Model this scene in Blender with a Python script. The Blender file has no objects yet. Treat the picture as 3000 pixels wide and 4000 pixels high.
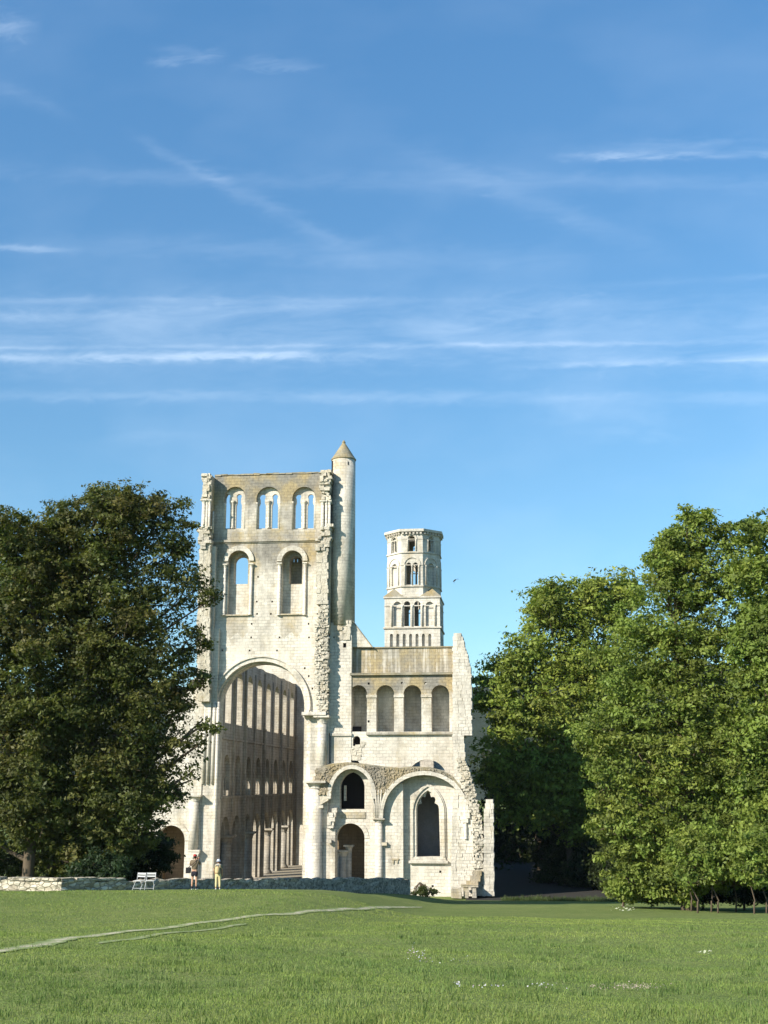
import bpy, math, random
import numpy as np
from mathutils import Vector
from mathutils.geometry import tessellate_polygon

random.seed(7)
rng = np.random.default_rng(11)
PI = math.pi
rad = math.radians
SC = bpy.context.scene
COL = SC.collection

# ------------------------------------------------------------------ camera
F = 4800.0                       # focal length in photo pixels (3000 x 4000)
PHI = math.atan(1060 / F)        # pitch up
PSI = math.atan(0.1107)          # turned a little left of the church axis
CAMZ = 10.5
sps, cps, sph, cph = math.sin(PSI), math.cos(PSI), math.sin(PHI), math.cos(PHI)
FW = Vector((-sps * cph, cps * cph, sph))
RT = Vector((cps, sps, 0))
UP = Vector((sps * sph, -cps * sph, cph))

def ray(px, py):
    return FW + RT * ((px - 1500) / F) + UP * ((2000 - py) / F)

def P(px, py, Y):
    d = ray(px, py); t = Y / d.y
    return d.x * t, CAMZ + d.z * t

def PX(px, py, Y): return P(px, py, Y)[0]
def PZ(py, Y, px=1300): return P(px, py, Y)[1]

cd = bpy.data.cameras.new('camera'); cam = bpy.data.objects.new('camera', cd); COL.objects.link(cam)
cam.location = (0, 0, CAMZ); cam.rotation_euler = (PI / 2 + PHI, 0, PSI)
cd.sensor_fit = 'VERTICAL'; cd.sensor_height = 36; cd.lens = 36 * F / 4000
cd.clip_start = 0.1; cd.clip_end = 8000
SC.camera = cam

# ------------------------------------------------------------------ sun direction
SUN_AZ, SUN_EL = 46.0, 30.0      # degrees left of the church axis (from behind the camera), height
S = Vector((-math.sin(rad(SUN_AZ)) * math.cos(rad(SUN_EL)), -math.cos(rad(SUN_AZ)) * math.cos(rad(SUN_EL)), math.sin(rad(SUN_EL))))

# ------------------------------------------------------------------ node helper
class NT:
    def __init__(s, tree): s.t = tree; s.n = tree.nodes; s.l = tree.links
    def new(s, typ, **kw):
        n = s.n.new(typ)
        for k, v in kw.items(): setattr(n, k, v)
        return n
    def put(s, sock, v):
        if v is None: return
        if isinstance(v, bpy.types.NodeSocket): s.l.new(v, sock)
        else:
            if isinstance(v, (tuple, list)) and len(v) == 3 and sock.type == 'RGBA': v = (*v, 1)
            sock.default_value = v
    def m(s, op, a, b=None, c=None, clamp=False):
        n = s.new('ShaderNodeMath', operation=op, use_clamp=clamp)
        s.put(n.inputs[0], a)
        if b is not None: s.put(n.inputs[1], b)
        if c is not None: s.put(n.inputs[2], c)
        return n.outputs[0]
    def mix(s, f, a, b, blend='MIX'):
        n = s.new('ShaderNodeMix', data_type='RGBA', blend_type=blend)
        s.put(n.inputs[0], f); s.put(n.inputs[6], a); s.put(n.inputs[7], b)
        return n.outputs[2]
    def noise(s, vec, scale=1, detail=4, rough=.55, dist=0.0):
        n = s.new('ShaderNodeTexNoise'); s.put(n.inputs['Vector'], vec)
        n.inputs['Scale'].default_value = scale; n.inputs['Detail'].default_value = detail
        n.inputs['Roughness'].default_value = rough; n.inputs['Distortion'].default_value = dist
        return n.outputs[0]
    def comb(s, x, y, z=0.0):
        n = s.new('ShaderNodeCombineXYZ'); s.put(n.inputs[0], x); s.put(n.inputs[1], y); s.put(n.inputs[2], z)
        return n.outputs[0]
    def sep(s, v):
        n = s.new('ShaderNodeSeparateXYZ'); s.put(n.inputs[0], v); return n.outputs
    def ramp(s, f, stops, interp='LINEAR'):
        n = s.new('ShaderNodeValToRGB'); s.put(n.inputs[0], f); r = n.color_ramp; r.interpolation = interp
        while len(r.elements) < len(stops): r.elements.new(.5)
        for e, (p, c) in zip(r.elements, stops):
            e.position = p; e.color = (c, c, c, 1) if not isinstance(c, (tuple, list)) else (*c, 1)
        return n.outputs[0]

def new_mat(name):
    m = bpy.data.materials.new(name); m.use_nodes = True
    t = NT(m.node_tree); b = m.node_tree.nodes['Principled BSDF']
    return m, t, b

def plain(name, col, rough=.7, var=.12, scale=3.0, spec=.3):
    m, t, b = new_mat(name)
    pos = t.new('ShaderNodeNewGeometry').outputs['Position']
    n = t.noise(pos, scale, 4)
    c = t.mix(n, tuple(x * (1 - var) for x in col), tuple(min(1, x * (1 + var)) for x in col))
    t.put(b.inputs['Base Color'], c); b.inputs['Roughness'].default_value = rough
    b.inputs['Specular IOR Level'].default_value = spec
    return m

ZMAX = 46.0
def stone(name, col=(.70, .645, .55), bias=-.25, stops=None, grey=(.185, .172, .145), ochre=(.33, .25, .115), mortar=.58,
          bw=.62, rh=.31, streak=.18, amount=.85, brick=True, bump=.35, msize=.026, blend=.35, hs=.8, gain=4.0):
    m, t, b = new_mat(name)
    pos = t.new('ShaderNodeNewGeometry').outputs['Position']
    x, y, z = t.sep(pos)
    h = t.m('ADD', x, t.m('MULTIPLY', y, .93))
    wob = t.noise(pos, 1.3, 3)
    h2 = t.m('ADD', h, t.m('MULTIPLY', t.m('SUBTRACT', wob, .5), .25))
    z2 = t.m('ADD', z, t.m('MULTIPLY', t.m('SUBTRACT', t.noise(pos, .9, 2), .5), .16))
    if brick:
        br = t.new('ShaderNodeTexBrick'); t.put(br.inputs['Vector'], t.comb(h2, z2))
        br.inputs['Scale'].default_value = 1; br.inputs['Brick Width'].default_value = bw
        br.inputs['Row Height'].default_value = rh; br.inputs['Mortar Size'].default_value = msize
        br.inputs['Mortar Smooth'].default_value = .45; br.offset_frequency = 2
        t.put(br.inputs['Color1'], tuple(min(1, c * 1.07) for c in col)); t.put(br.inputs['Color2'], tuple(c * .86 for c in col))
        t.put(br.inputs['Mortar'], tuple(c * mortar for c in col))
        c0 = br.outputs['Color']; bf = br.outputs['Fac']
        # joints come and go with wear
        c0 = t.mix(t.ramp(t.noise(pos, .55, 3), [(.35, 0.15), (.6, 1.0)]), col, c0)
    else:
        c0 = t.mix(t.noise(pos, 2.5, 5), tuple(c * .75 for c in col), tuple(min(1, c * 1.1) for c in col)); bf = None
    mac = t.ramp(t.noise(pos, .22, 6, .6), [(.3, .78), (.5, .97), (.7, 1.05)])
    c1 = t.mix(1.0, c0, mac, 'MULTIPLY')
    fine = t.ramp(t.noise(pos, 7, 5, .7), [(.3, .80), (.55, 1.02)])
    c1 = t.mix(.8, c1, fine, 'MULTIPLY')
    # dark stains and lichen, drawn out downward by rain
    sv = t.comb(t.m('MULTIPLY', h, hs), t.m('MULTIPLY', z, streak))
    n2 = t.noise(sv, 1.0, 6, .62)
    n2b = t.noise(pos, 1.6, 6, .65)
    k = t.m('ADD', t.m('MULTIPLY', n2, 1 - blend), t.m('MULTIPLY', n2b, blend))
    if stops:
        zb = t.m('DIVIDE', z, ZMAX)
        bs = t.m('SUBTRACT', t.m('MULTIPLY', t.ramp(zb, [(max(0, min(1, zz / ZMAX)), .5 + v / 2) for zz, v in stops]), 2.0), 1.0)
    else: bs = bias
    mask = t.m('ADD', t.m('MULTIPLY', t.m('SUBTRACT', k, .5), gain), t.m('ADD', bs, .5), clamp=True)
    sc = t.mix(t.ramp(t.noise(pos, .45, 4), [(.42, 0), (.62, 1)]), grey, ochre)
    sc = t.mix(.7, sc, t.ramp(t.noise(pos, 3.2, 6, .7), [(.32, .45), (.68, 1.45)]), 'MULTIPLY')
    if bf is not None: sc = t.mix(t.m('MULTIPLY', bf, .55), sc, t.mix(1.0, sc, (.45, .45, .45), 'MULTIPLY'))
    c2 = t.mix(t.m('MULTIPLY', mask, amount), c1, sc)
    t.put(b.inputs['Base Color'], c2)
    b.inputs['Roughness'].default_value = .92; b.inputs['Specular IOR Level'].default_value = .15
    hgt = t.m('ADD', t.m('MULTIPLY', t.noise(pos, 4.5, 6, .65), .9), t.m('MULTIPLY', t.noise(pos, 14, 3), .3))
    if bf is not None: hgt = t.m('SUBTRACT', hgt, t.m('MULTIPLY', bf, .35))
    bp = t.new('ShaderNodeBump'); bp.inputs['Strength'].default_value = bump; bp.inputs['Distance'].default_value = .12
    t.put(bp.inputs['Height'], hgt); t.l.new(bp.outputs[0], b.inputs['Normal'])
    return m

zz = lambda py: PZ(py, 122, 1050)
M = {}
M['lantern'] = stone('lantern_stone', stops=[(0, -.48), (zz(2700), -.5), (zz(2470), -.48), (zz(2380), -.25), (zz(2260), -.12), (zz(2170), .5), (zz(2112), .3), (zz(2095), .1), (zz(2040), -.15), (zz(1990), .0), (zz(1930), .85), (zz(1850), 1.0)])
M['pale'] = stone('pale_stone', bias=-.42)
M['mid'] = stone('mid_stone', bias=-.25)
M['stained'] = stone('stained_stone', bias=.35, grey=(.26, .235, .19), ochre=(.38, .29, .13))
M['sill'] = stone('stained_sill_stone', bias=.15, grey=(.30, .26, .19), ochre=(.42, .31, .13), amount=.75)
M['parapet'] = stone('parapet_stone', bias=.42, streak=.10, hs=2.6, gain=6.5, grey=(.25, .225, .175), ochre=(.34, .265, .135), blend=.25, amount=.9)
M['transept'] = stone('transept_stone', stops=[(0, -.5), (zz(3000), -.5), (zz(2870), -.4), (zz(2735), -.15), (zz(2690), .65), (zz(2640), .8)], bias=0)
M['rubble'] = stone('rubble_stone', col=(.66, .60, .49), bias=-.25, brick=False, bump=.9, amount=.7)
M['rubble_brown'] = stone('brown_rubble_stone', col=(.50, .43, .32), bias=.15, brick=False, bump=1.0, amount=.8)
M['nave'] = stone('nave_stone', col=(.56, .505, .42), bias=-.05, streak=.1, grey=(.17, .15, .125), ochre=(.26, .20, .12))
M['tower'] = stone('tower_stone', col=(.70, .65, .56), bias=-.4, bw=.9, rh=.4)
M['roofstone'] = stone('roof_stone', col=(.42, .38, .29), bias=.2, grey=(.22, .205, .16), rh=.22)
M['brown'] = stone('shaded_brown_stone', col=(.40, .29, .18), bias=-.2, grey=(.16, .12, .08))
def rubble_wall(name, pale, dark, joint, sc=3.2):
    m, t, b = new_mat(name)
    pos = t.new('ShaderNodeNewGeometry').outputs['Position']; x, y, z = t.sep(pos)
    wv = t.new('ShaderNodeVectorMath', operation='MULTIPLY'); t.put(wv.inputs[0], pos); wv.inputs[1].default_value = (1, 1, 1.7)
    ws = t.new('ShaderNodeVectorMath', operation='ADD'); t.put(ws.inputs[0], wv.outputs[0])
    nn = t.new('ShaderNodeTexNoise'); t.put(nn.inputs['Vector'], pos); nn.inputs['Scale'].default_value = 2.0
    sc_ = t.new('ShaderNodeVectorMath', operation='SCALE'); t.put(sc_.inputs[0], nn.outputs['Color']); sc_.inputs['Scale'].default_value = .35; t.put(ws.inputs[1], sc_.outputs[0])
    v1 = t.new('ShaderNodeTexVoronoi'); t.put(v1.inputs['Vector'], ws.outputs[0]); v1.inputs['Scale'].default_value = sc
    v2 = t.new('ShaderNodeTexVoronoi', feature='DISTANCE_TO_EDGE'); t.put(v2.inputs['Vector'], ws.outputs[0]); v2.inputs['Scale'].default_value = sc
    rnd = t.sep(v1.outputs['Color'])[0]
    c = t.mix(t.ramp(rnd, [(.2, 0), (.85, 1)]), dark, pale)
    c = t.mix(.8, c, t.ramp(t.noise(pos, 1.1, 6, .7), [(.32, .4), (.68, 1.35)]), 'MULTIPLY')
    c = t.mix(t.ramp(v2.outputs['Distance'], [(.02, 1), (.09, 0)]), c, joint)
    t.put(b.inputs['Base Color'], c); b.inputs['Roughness'].default_value = .95; b.inputs['Specular IOR Level'].default_value = .1
    bp = t.new('ShaderNodeBump'); bp.inputs['Strength'].default_value = .9; bp.inputs['Distance'].default_value = .12
    t.put(bp.inputs['Height'], t.m('MINIMUM', t.m('MULTIPLY', v2.outputs['Distance'], 3.0), .4)); t.l.new(bp.outputs[0], b.inputs['Normal'])
    return m
M['flint'] = rubble_wall('flint_rubble', (.62, .54, .42), (.25, .22, .18), (.46, .41, .32), 4.4)
M['flint_pale'] = rubble_wall('pale_rubble', (.66, .60, .47), (.42, .37, .28), (.26, .23, .17), 2.6)
M['dark'] = plain('timber_and_hole_shade', (.02, .016, .016), .8)  # near-black timber, also painted shade inside slits and holes

# ------------------------------------------------------------------ mesh builder
class MB:
    def __init__(s): s.v = []; s.f = []
    def add(s, vs, fs):
        o = len(s.v); s.v += [tuple(v) for v in vs]; s.f += [tuple(i + o for i in f) for f in fs]
    def slab(s, outer, holes=(), o=(0, 0), y0=0., y1=1., frame=None):
        """polygon (s, z) with holes; front at depth y0, back at y1 along +Y, or in a frame (origin, u, n)"""
        if frame is None: fn = lambda p, d: (p[0], d, p[1])
        else:
            O, U, N = frame; fn = lambda p, d: (O[0] + U[0] * p[0] + N[0] * d, O[1] + U[1] * p[0] + N[1] * d, p[1])
        loops = [list(outer)] + [list(h) for h in holes]
        tri = tessellate_polygon([[Vector((p[0], p[1], 0)) for p in l] for l in loops])
        flat = [p for l in loops for p in l]; n = len(flat)
        vs = [fn(p, y0) for p in flat] + [fn(p, y1) for p in flat]
        fs = [tuple(t) for t in tri] + [tuple(i + n for i in reversed(t)) for t in tri]
        b = 0
        for l in loops:
            k = len(l)
            for i in range(k):
                j = (i + 1) % k; fs.append((b + i, b + j, b + j + n, b + i + n))
            b += k
        s.add(vs, fs)
    def box(s, x0, x1, y0, y1, z0, z1, j=0.):
        q = lambda a: a + (random.uniform(-j, j) if j else 0)
        vs = [(q(x), q(y), q(z)) for x in (x0, x1) for y in (y0, y1) for z in (z0, z1)]
        s.add(vs, [(0, 1, 3, 2), (4, 6, 7, 5), (0, 4, 5, 1), (2, 3, 7, 6), (0, 2, 6, 4), (1, 5, 7, 3)])
    def lathe(s, cx, cy, prof, n=16, a0=0., a1=2 * PI):
        full = abs(a1 - a0 - 2 * PI) < 1e-6; k = n if full else n + 1
        vs = []
        for r, z in prof:
            for i in range(k):
                a = a0 + (a1 - a0) * i / n; vs.append((cx + r * math.cos(a), cy + r * math.sin(a), z))
        fs = []
        for p in range(len(prof) - 1):
            for i in range(n):
                j = (i + 1) % k; fs.append((p * k + i, p * k + j, (p + 1) * k + j, (p + 1) * k + i))
        if full:
            fs.append(tuple(range(k))[::-1]); fs.append(tuple(range((len(prof) - 1) * k, len(prof) * k)))
        s.add(vs, fs)
    def ring(s, cx, zc, r0, r1, y0, y1, a0=0., a1=PI, n=24, stilt=0.):
        pts = [(cx + r1 * math.cos(a0 + (a1 - a0) * i / n), zc + r1 * math.sin(a0 + (a1 - a0) * i / n)) for i in range(n + 1)]
        ins = [(cx + r0 * math.cos(a0 + (a1 - a0) * i / n), zc + r0 * math.sin(a0 + (a1 - a0) * i / n)) for i in range(n + 1)]
        if stilt:
            pts = [(cx + r1, zc - stilt)] + pts + [(cx - r1, zc - stilt)]; ins = [(cx + r0, zc - stilt)] + ins + [(cx - r0, zc - stilt)]
        s.band(pts, ins, y0, y1)
    def band(s, pts, ins, y0, y1):
        n = len(pts); vs = [(p[0], y0, p[1]) for p in pts] + [(p[0], y0, p[1]) for p in ins] + [(p[0], y1, p[1]) for p in pts] + [(p[0], y1, p[1]) for p in ins]
        fs = []
        for i in range(n - 1):
            fs += [(i, i + 1, n + i + 1, n + i), (2 * n + i + 1, 2 * n + i, 3 * n + i, 3 * n + i + 1),
                   (i + 1, i, 2 * n + i, 2 * n + i + 1), (n + i, n + i + 1, 3 * n + i + 1, 3 * n + i)]
        fs += [(0, n, 3 * n, 2 * n), (n - 1, 3 * n - 1, 4 * n - 1, 2 * n - 1)]
        s.add(vs, fs)
    def tube(s, pts, radii, n=8, cap=True):
        pts = [Vector(p) for p in pts]; vs = []; k = len(pts)
        for i, p in enumerate(pts):
            d = (pts[min(i + 1, k - 1)] - pts[max(i - 1, 0)]).normalized()
            a = d.cross(Vector((.31, .17, .93))); 
            if a.length < 1e-4: a = d.cross(Vector((1, 0, 0)))
            a.normalize(); b = d.cross(a)
            r = radii[i] if isinstance(radii, (list, tuple)) else radii
            for j in range(n):
                t = 2 * PI * j / n; vs.append(p + a * (r * math.cos(t)) + b * (r * math.sin(t)))
        fs = [(i * n + j, i * n + (j + 1) % n, (i + 1) * n + (j + 1) % n, (i + 1) * n + j) for i in range(k - 1) for j in range(n)]
        if cap: fs += [tuple(range(n))[::-1], tuple(range((k - 1) * n, k * n))]
        s.add(vs, fs)
    def ball(s, c, r, n=10, m=7):
        if not isinstance(r, (tuple, list)): r = (r, r, r)
        vs = [(c[0], c[1], c[2] - r[2])]
        for i in range(1, m):
            t = -PI / 2 + PI * i / m
            for j in range(n):
                a = 2 * PI * j / n; vs.append((c[0] + r[0] * math.cos(t) * math.cos(a), c[1] + r[1] * math.cos(t) * math.sin(a), c[2] + r[2] * math.sin(t)))
        vs.append((c[0], c[1], c[2] + r[2])); L = len(vs) - 1
        fs = [(0, 1 + (j + 1) % n, 1 + j) for j in range(n)]
        for i in range(m - 2):
            fs += [(1 + i * n + j, 1 + i * n + (j + 1) % n, 1 + (i + 1) * n + (j + 1) % n, 1 + (i + 1) * n + j) for j in range(n)]
        b = 1 + (m - 2) * n
        fs += [(b + j, b + (j + 1) % n, L) for j in range(n)]
        s.add(vs, fs)
    def build(s, name, mat, parent=None, smooth=False):
        off = Vector((0, 0, 0)); q = parent
        while q is not None: off += Vector(q.location); q = q.parent
        me = bpy.data.meshes.new(name)
        me.from_pydata([(v[0] - off.x, v[1] - off.y, v[2] - off.z) for v in s.v], [], s.f)
        import bmesh
        bm = bmesh.new(); bm.from_mesh(me); bmesh.ops.recalc_face_normals(bm, faces=bm.faces); bm.to_mesh(me); bm.free()
        if smooth: me.polygons.foreach_set('use_smooth', [True] * len(me.polygons))
        me.materials.append(mat); me.update()
        o = bpy.data.objects.new(name, me); COL.objects.link(o)
        if parent is not None: o.parent = parent
        return o

def tag(o, label=None, cat=None, group=None, kind=None):
    if label: o['label'] = label
    if cat: o['category'] = cat
    if group: o['group'] = group
    if kind: o['kind'] = kind
    return o

def thing(name, label, cat, loc=(0, 0, 0), group=None):
    o = bpy.data.objects.new(name, None); o.empty_display_size = .3; COL.objects.link(o); o.location = loc
    return tag(o, label, cat, group)

# world-space arch outlines -------------------------------------------------
def rect_px(x0, x1, yt, yb, Y):
    ym = (yt + yb) / 2; xm = (x0 + x1) / 2
    return PX(x0, ym, Y), PX(x1, ym, Y), PZ(yt, Y, xm), PZ(yb, Y, xm)

def arch(x0, x1, zt, zb, n=14, pointed=False, key=0.):
    r = (x1 - x0) / 2; cx = (x0 + x1) / 2
    if pointed:
        R = 2 * r * pointed; hgt = math.sqrt(R * R - (R - r) ** 2); zc = zt - hgt
        pts = [(x1, zb)]
        a1 = math.acos((R - r) / R)
        pts += [(x1 - R + R * math.cos(a1 * i / n), zc + R * math.sin(a1 * i / n)) for i in range(n + 1)]
        pts += [(x0 + R - R * math.cos(a1 * i / n), zc + R * math.sin(a1 * i / n)) for i in range(n - 1, -1, -1)]
        pts += [(x0, zb)]
        return pts
    zc = zt - r
    return [(x1, zb)] + [(cx + r * math.cos(PI * i / n), zc + r * math.sin(PI * i / n)) for i in range(n + 1)] + [(x0, zb)]

def archpx(x0, x1, yt, yb, Y, **k):
    a, b, zt, zb = rect_px(x0, x1, yt, yb, Y)
    return arch(a, b, zt, zb, **k)

def rect(x0, x1, z0, z1): return [(x0, z0), (x1, z0), (x1, z1), (x0, z1)]

def rubble(mb, rows, Yf, depth, course=.3, jx=.12, jy=.15, stone_w=.5, j=.04):
    """courses of broken masonry; rows are (py, pxL, pxR) from the top down"""
    rw = sorted([(PZ(py, Yf, a), PX(a, py, Yf), PX(b, py, Yf)) for py, a, b in rows])
    z = rw[0][0]; zt = rw[-1][0]
    while z < zt:
        h = course * random.uniform(.8, 1.25); zc = min(zt, z + h / 2)
        xl = np.interp(zc, [r[0] for r in rw], [r[1] for r in rw]); xr = np.interp(zc, [r[0] for r in rw], [r[2] for r in rw])
        xl += random.uniform(-jx, jx); xr += random.uniform(-jx, jx)
        x = xl
        while x < xr - .05:
            w = min(xr - x, stone_w * random.uniform(.7, 1.4))
            if xr - x - w < .15: w = xr - x
            mb.box(x + .012, x + w - .012, Yf + random.uniform(-jy, jy), Yf + depth, z, z + h * 1.02, j)
            x += w
        z += h

def column(parent, x, y, z0, z1, r, mat, name='column', cap=.45, sub=True, capname='capital', base=True):
    mb = MB()
    if base: mb.lathe(x, y, [(r * 1.35, z0), (r * 1.35, z0 + r * .35), (r * 1.1, z0 + r * .7), (r, z0 + r * .9), (r * .97, z1 - cap)], 18)
    else: mb.lathe(x, y, [(r, z0), (r * .97, z1 - cap)], 18)
    o = mb.build(name, mat, parent, True)
    c = MB(); c.lathe(x, y, [(r * .99, z1 - cap), (r * 1.12, z1 - cap * .95), (r * 1.05, z1 - cap * .85), (r * 1.2, z1 - cap * .5), (r * 1.5, z1 - cap * .28)], 12)
    c.box(x - r * 1.6, x + r * 1.6, y - r * 1.6, y + r * 1.6, z1 - cap * .275, z1)
    c.build(capname, mat, o if sub else parent)
    return o

# ------------------------------------------------------------------ terrain
SL = .0745
def sm(a, b, x):
    t = np.clip((x - a) / (b - a), 0, 1); return t * t * (3 - 2 * t)

def ground_z(X, Y):
    X = np.asarray(X, float); Y = np.asarray(Y, float)
    z = np.where(Y < 118, CAMZ - 1.6 - SL * Y, CAMZ - 1.6 - SL * 118)
    z = z * (1 - sm(112, 119, Y)) + 0.0 * sm(112, 119, Y)
    right = sm(-5.5, -10.5, X) if False else 1 - sm(-11.0, -5.0, X)
    z = z + 1.0 * sm(34, 63, Y) * (1 - .45 * sm(68, 104, Y)) * (1 - sm(106, 113, Y)) * right
    z = z + .10 * np.sin(X * .21 + 1.1) * np.sin(Y * .17) * sm(6, 20, Y) * (1 - sm(90, 112, Y)) + .04 * np.sin(X * .9 + Y * .5) * np.sin(Y * .7) * (1 - sm(50, 80, Y))
    z = np.where(Y < 0, CAMZ - 1.6 + .04 * (-Y) * 0, z)
    return z

def gz(x, y): return float(ground_z(x, y))

_HY = np.arange(3.0, 400, .05)
def hit(px, py):
    d = ray(px, py); X = d.x / d.y * _HY; Z = CAMZ + d.z / d.y * _HY
    k = int(np.argmax(Z < ground_z(X, _HY)))
    return float(X[k]), float(_HY[k])

def grid_mesh(name, xs, ys, zf, mat):
    X, Y = np.meshgrid(xs, ys); Z = zf(X, Y)
    v = np.stack([X, Y, Z], -1).reshape(-1, 3); nx, ny = len(xs), len(ys)
    i = (np.arange(ny - 1)[:, None] * nx + np.arange(nx - 1)[None]).reshape(-1)
    f = np.stack([i, i + 1, i + nx + 1, i + nx], -1)
    return np_mesh(name, v, f, mat, smooth=True)

def np_mesh(name, v, f, mat, col=None, parent=None, smooth=False):
    v = np.asarray(v, np.float32).copy(); f = np.asarray(f, np.int32)
    if parent is not None:
        q = parent
        while q is not None: v -= np.array(q.location, np.float32); q = q.parent
    me = bpy.data.meshes.new(name); k = f.shape[1]
    me.vertices.add(len(v)); me.vertices.foreach_set('co', v.reshape(-1))
    me.loops.add(f.size); me.loops.foreach_set('vertex_index', f.reshape(-1))
    me.polygons.add(len(f)); me.polygons.foreach_set('loop_start', np.arange(0, f.size, k, dtype=np.int32))
    me.polygons.foreach_set('loop_total', np.full(len(f), k, np.int32))
    if smooth: me.polygons.foreach_set('use_smooth', np.ones(len(f), bool))
    if col is not None:
        a = me.color_attributes.new('tint', 'FLOAT_COLOR', 'POINT')
        c = np.concatenate([np.asarray(col, np.float32), np.ones((len(col), 1), np.float32)], 1)
        a.data.foreach_set('color', c.reshape(-1))
    me.materials.append(mat); me.update(); me.validate()
    o = bpy.data.objects.new(name, me); COL.objects.link(o)
    if parent is not None: o.parent = parent
    return o

# lawn material
m, t, b = new_mat('lawn'); M['lawn'] = m
pos = t.new('ShaderNodeNewGeometry').outputs['Position']
n1 = t.noise(pos, .12, 5, .6); n2 = t.noise(pos, 1.1, 5, .65); n3 = t.noise(pos, 9, 4, .7)
c = t.mix(t.ramp(n1, [(.35, 0), (.65, 1)]), (.175, .225, .065), (.23, .265, .088))
c = t.mix(t.ramp(n2, [(.40, 0), (.66, .75)]), c, (.13, .19, .055))
c = t.mix(t.ramp(t.noise(pos, .5, 6, .7), [(.56, 0), (.72, .5)]), c, (.22, .235, .10))
c = t.mix(.75, c, t.ramp(n3, [(.25, .5), (.7, 1.35)]), 'MULTIPLY')
t.put(b.inputs['Base Color'], c); b.inputs['Roughness'].default_value = .95; b.inputs['Specular IOR Level'].default_value = .1
bp = t.new('ShaderNodeBump'); bp.inputs['Strength'].default_value = .8; bp.inputs['Distance'].default_value = .15
t.put(bp.inputs['Height'], t.m('ADD', n3, t.m('MULTIPLY', n2, .8))); t.l.new(bp.outputs[0], b.inputs['Normal'])

xs = np.unique(np.concatenate([np.linspace(-60, 40, 168), np.linspace(-2000, -60, 26), np.linspace(40, 2000, 26)]))
ys = np.unique(np.concatenate([np.linspace(-300, 0, 12), np.linspace(0, 130, 180), np.linspace(130, 2050, 30)]))
tag(grid_mesh('ground', xs, ys, ground_z, M['lawn']), kind='structure')

def foliage_mat(name, trans=.38, rough=.55, spec=.25, gain=1.0):
    m, t, b = new_mat(name)
    a = t.new('ShaderNodeAttribute', attribute_name='tint').outputs['Color']
    t.put(b.inputs['Base Color'], a); b.inputs['Roughness'].default_value = rough; b.inputs['Specular IOR Level'].default_value = spec
    tr = t.new('ShaderNodeBsdfTranslucent'); t.put(tr.inputs[0], t.mix(1.0, a, (1.1, 1.2, .6), 'MULTIPLY'))
    mx = t.new('ShaderNodeMixShader'); mx.inputs[0].default_value = trans
    t.l.new(b.outputs[0], mx.inputs[1]); t.l.new(tr.outputs[0], mx.inputs[2])
    t.l.new(mx.outputs[0], m.node_tree.nodes['Material Output'].inputs[0])
    return m
M['leaf'] = foliage_mat('leaf')
M['blade'] = foliage_mat('grass_blade', .25, .6, .15)
M['bark'] = plain('bark', (.10, .075, .05), .9, .35, 4)
M['petal'] = foliage_mat('petal', .2, .7, .1)

# path ---------------------------------------------------------------------
m, t, b = new_mat('trodden_path'); M['path'] = m
pos = t.new('ShaderNodeNewGeometry').outputs['Position']
edge = t.sep(t.new('ShaderNodeAttribute', attribute_name='tint').outputs['Color'])[0]
worn = t.m('ADD', t.m('MULTIPLY', edge, .62), t.m('MULTIPLY', t.m('SUBTRACT', t.noise(pos, 2.2, 6, .75), .5), 1.5))
c = t.mix(t.ramp(worn, [(.22, 0), (.5, 1)]), (.185, .24, .07), t.mix(t.noise(pos, 6, 4), (.44, .39, .27), (.62, .55, .40)))
t.put(b.inputs['Base Color'], c); b.inputs['Roughness'].default_value = .95
PATH_PTS = []
def path_strip(name, pxpts, w0, w1, fac=.62):
    pts = [hit(*p) for p in pxpts]; Q = []
    for i in range(len(pts) - 1):
        for k in range(10): Q.append((pts[i][0] + (pts[i + 1][0] - pts[i][0]) * k / 10, pts[i][1] + (pts[i + 1][1] - pts[i][1]) * k / 10))
    Q.append(pts[-1]); v = []
    for i, q in enumerate(Q):
        d = Vector((Q[min(i + 1, len(Q) - 1)][0] - Q[max(i - 1, 0)][0], Q[min(i + 1, len(Q) - 1)][1] - Q[max(i - 1, 0)][1])).normalized()
        w = (w0 + (w1 - w0) * i / (len(Q) - 1)) * random.uniform(.75, 1.15)
        if i in (0, len(Q) - 1) : w *= .3
        for s_ in (-1, -.33, .33, 1):
            x, y = q[0] - d.y * w * s_, q[1] + d.x * w * s_
            v.append((x, y, gz(x, y) + .018))
        PATH_PTS.append((q[0], q[1], w))
    f = [(i * 4 + k, i * 4 + k + 1, i * 4 + k + 5, i * 4 + k + 4) for i in range(len(Q) - 1) for k in range(3)]
    return np_mesh(name, v, f, M['path'], np.repeat(np.tile(np.array([0., 1., 1., 0.]), len(Q))[:, None] * fac, 3, 1), smooth=True)
tag(path_strip('path', [(-150, 3738), (0, 3718), (200, 3683), (380, 3655), (620, 3630), (900, 3592), (1150, 3570), (1400, 3553), (1650, 3544)], .36, .22), kind='structure')
tag(path_strip('path', [(390, 3688), (560, 3662), (700, 3642), (860, 3628), (960, 3610)], .20, .14, .42), kind='structure')

# ------------------------------------------------------------------ CROSSING TOWER
Y0 = 122.0
T = thing('crossing_tower', 'tall ruined tower wall of pale stone with great arch and three twin windows', 'church tower', (PX(1020, 2700, Y0), Y0, 0))
xl = PX(826, 2300, Y0); xr = PX(1264, 2300, Y0)
ztop = PZ(1856, Y0, 1050)
zstr = PZ(2111, Y0, 1050)
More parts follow.
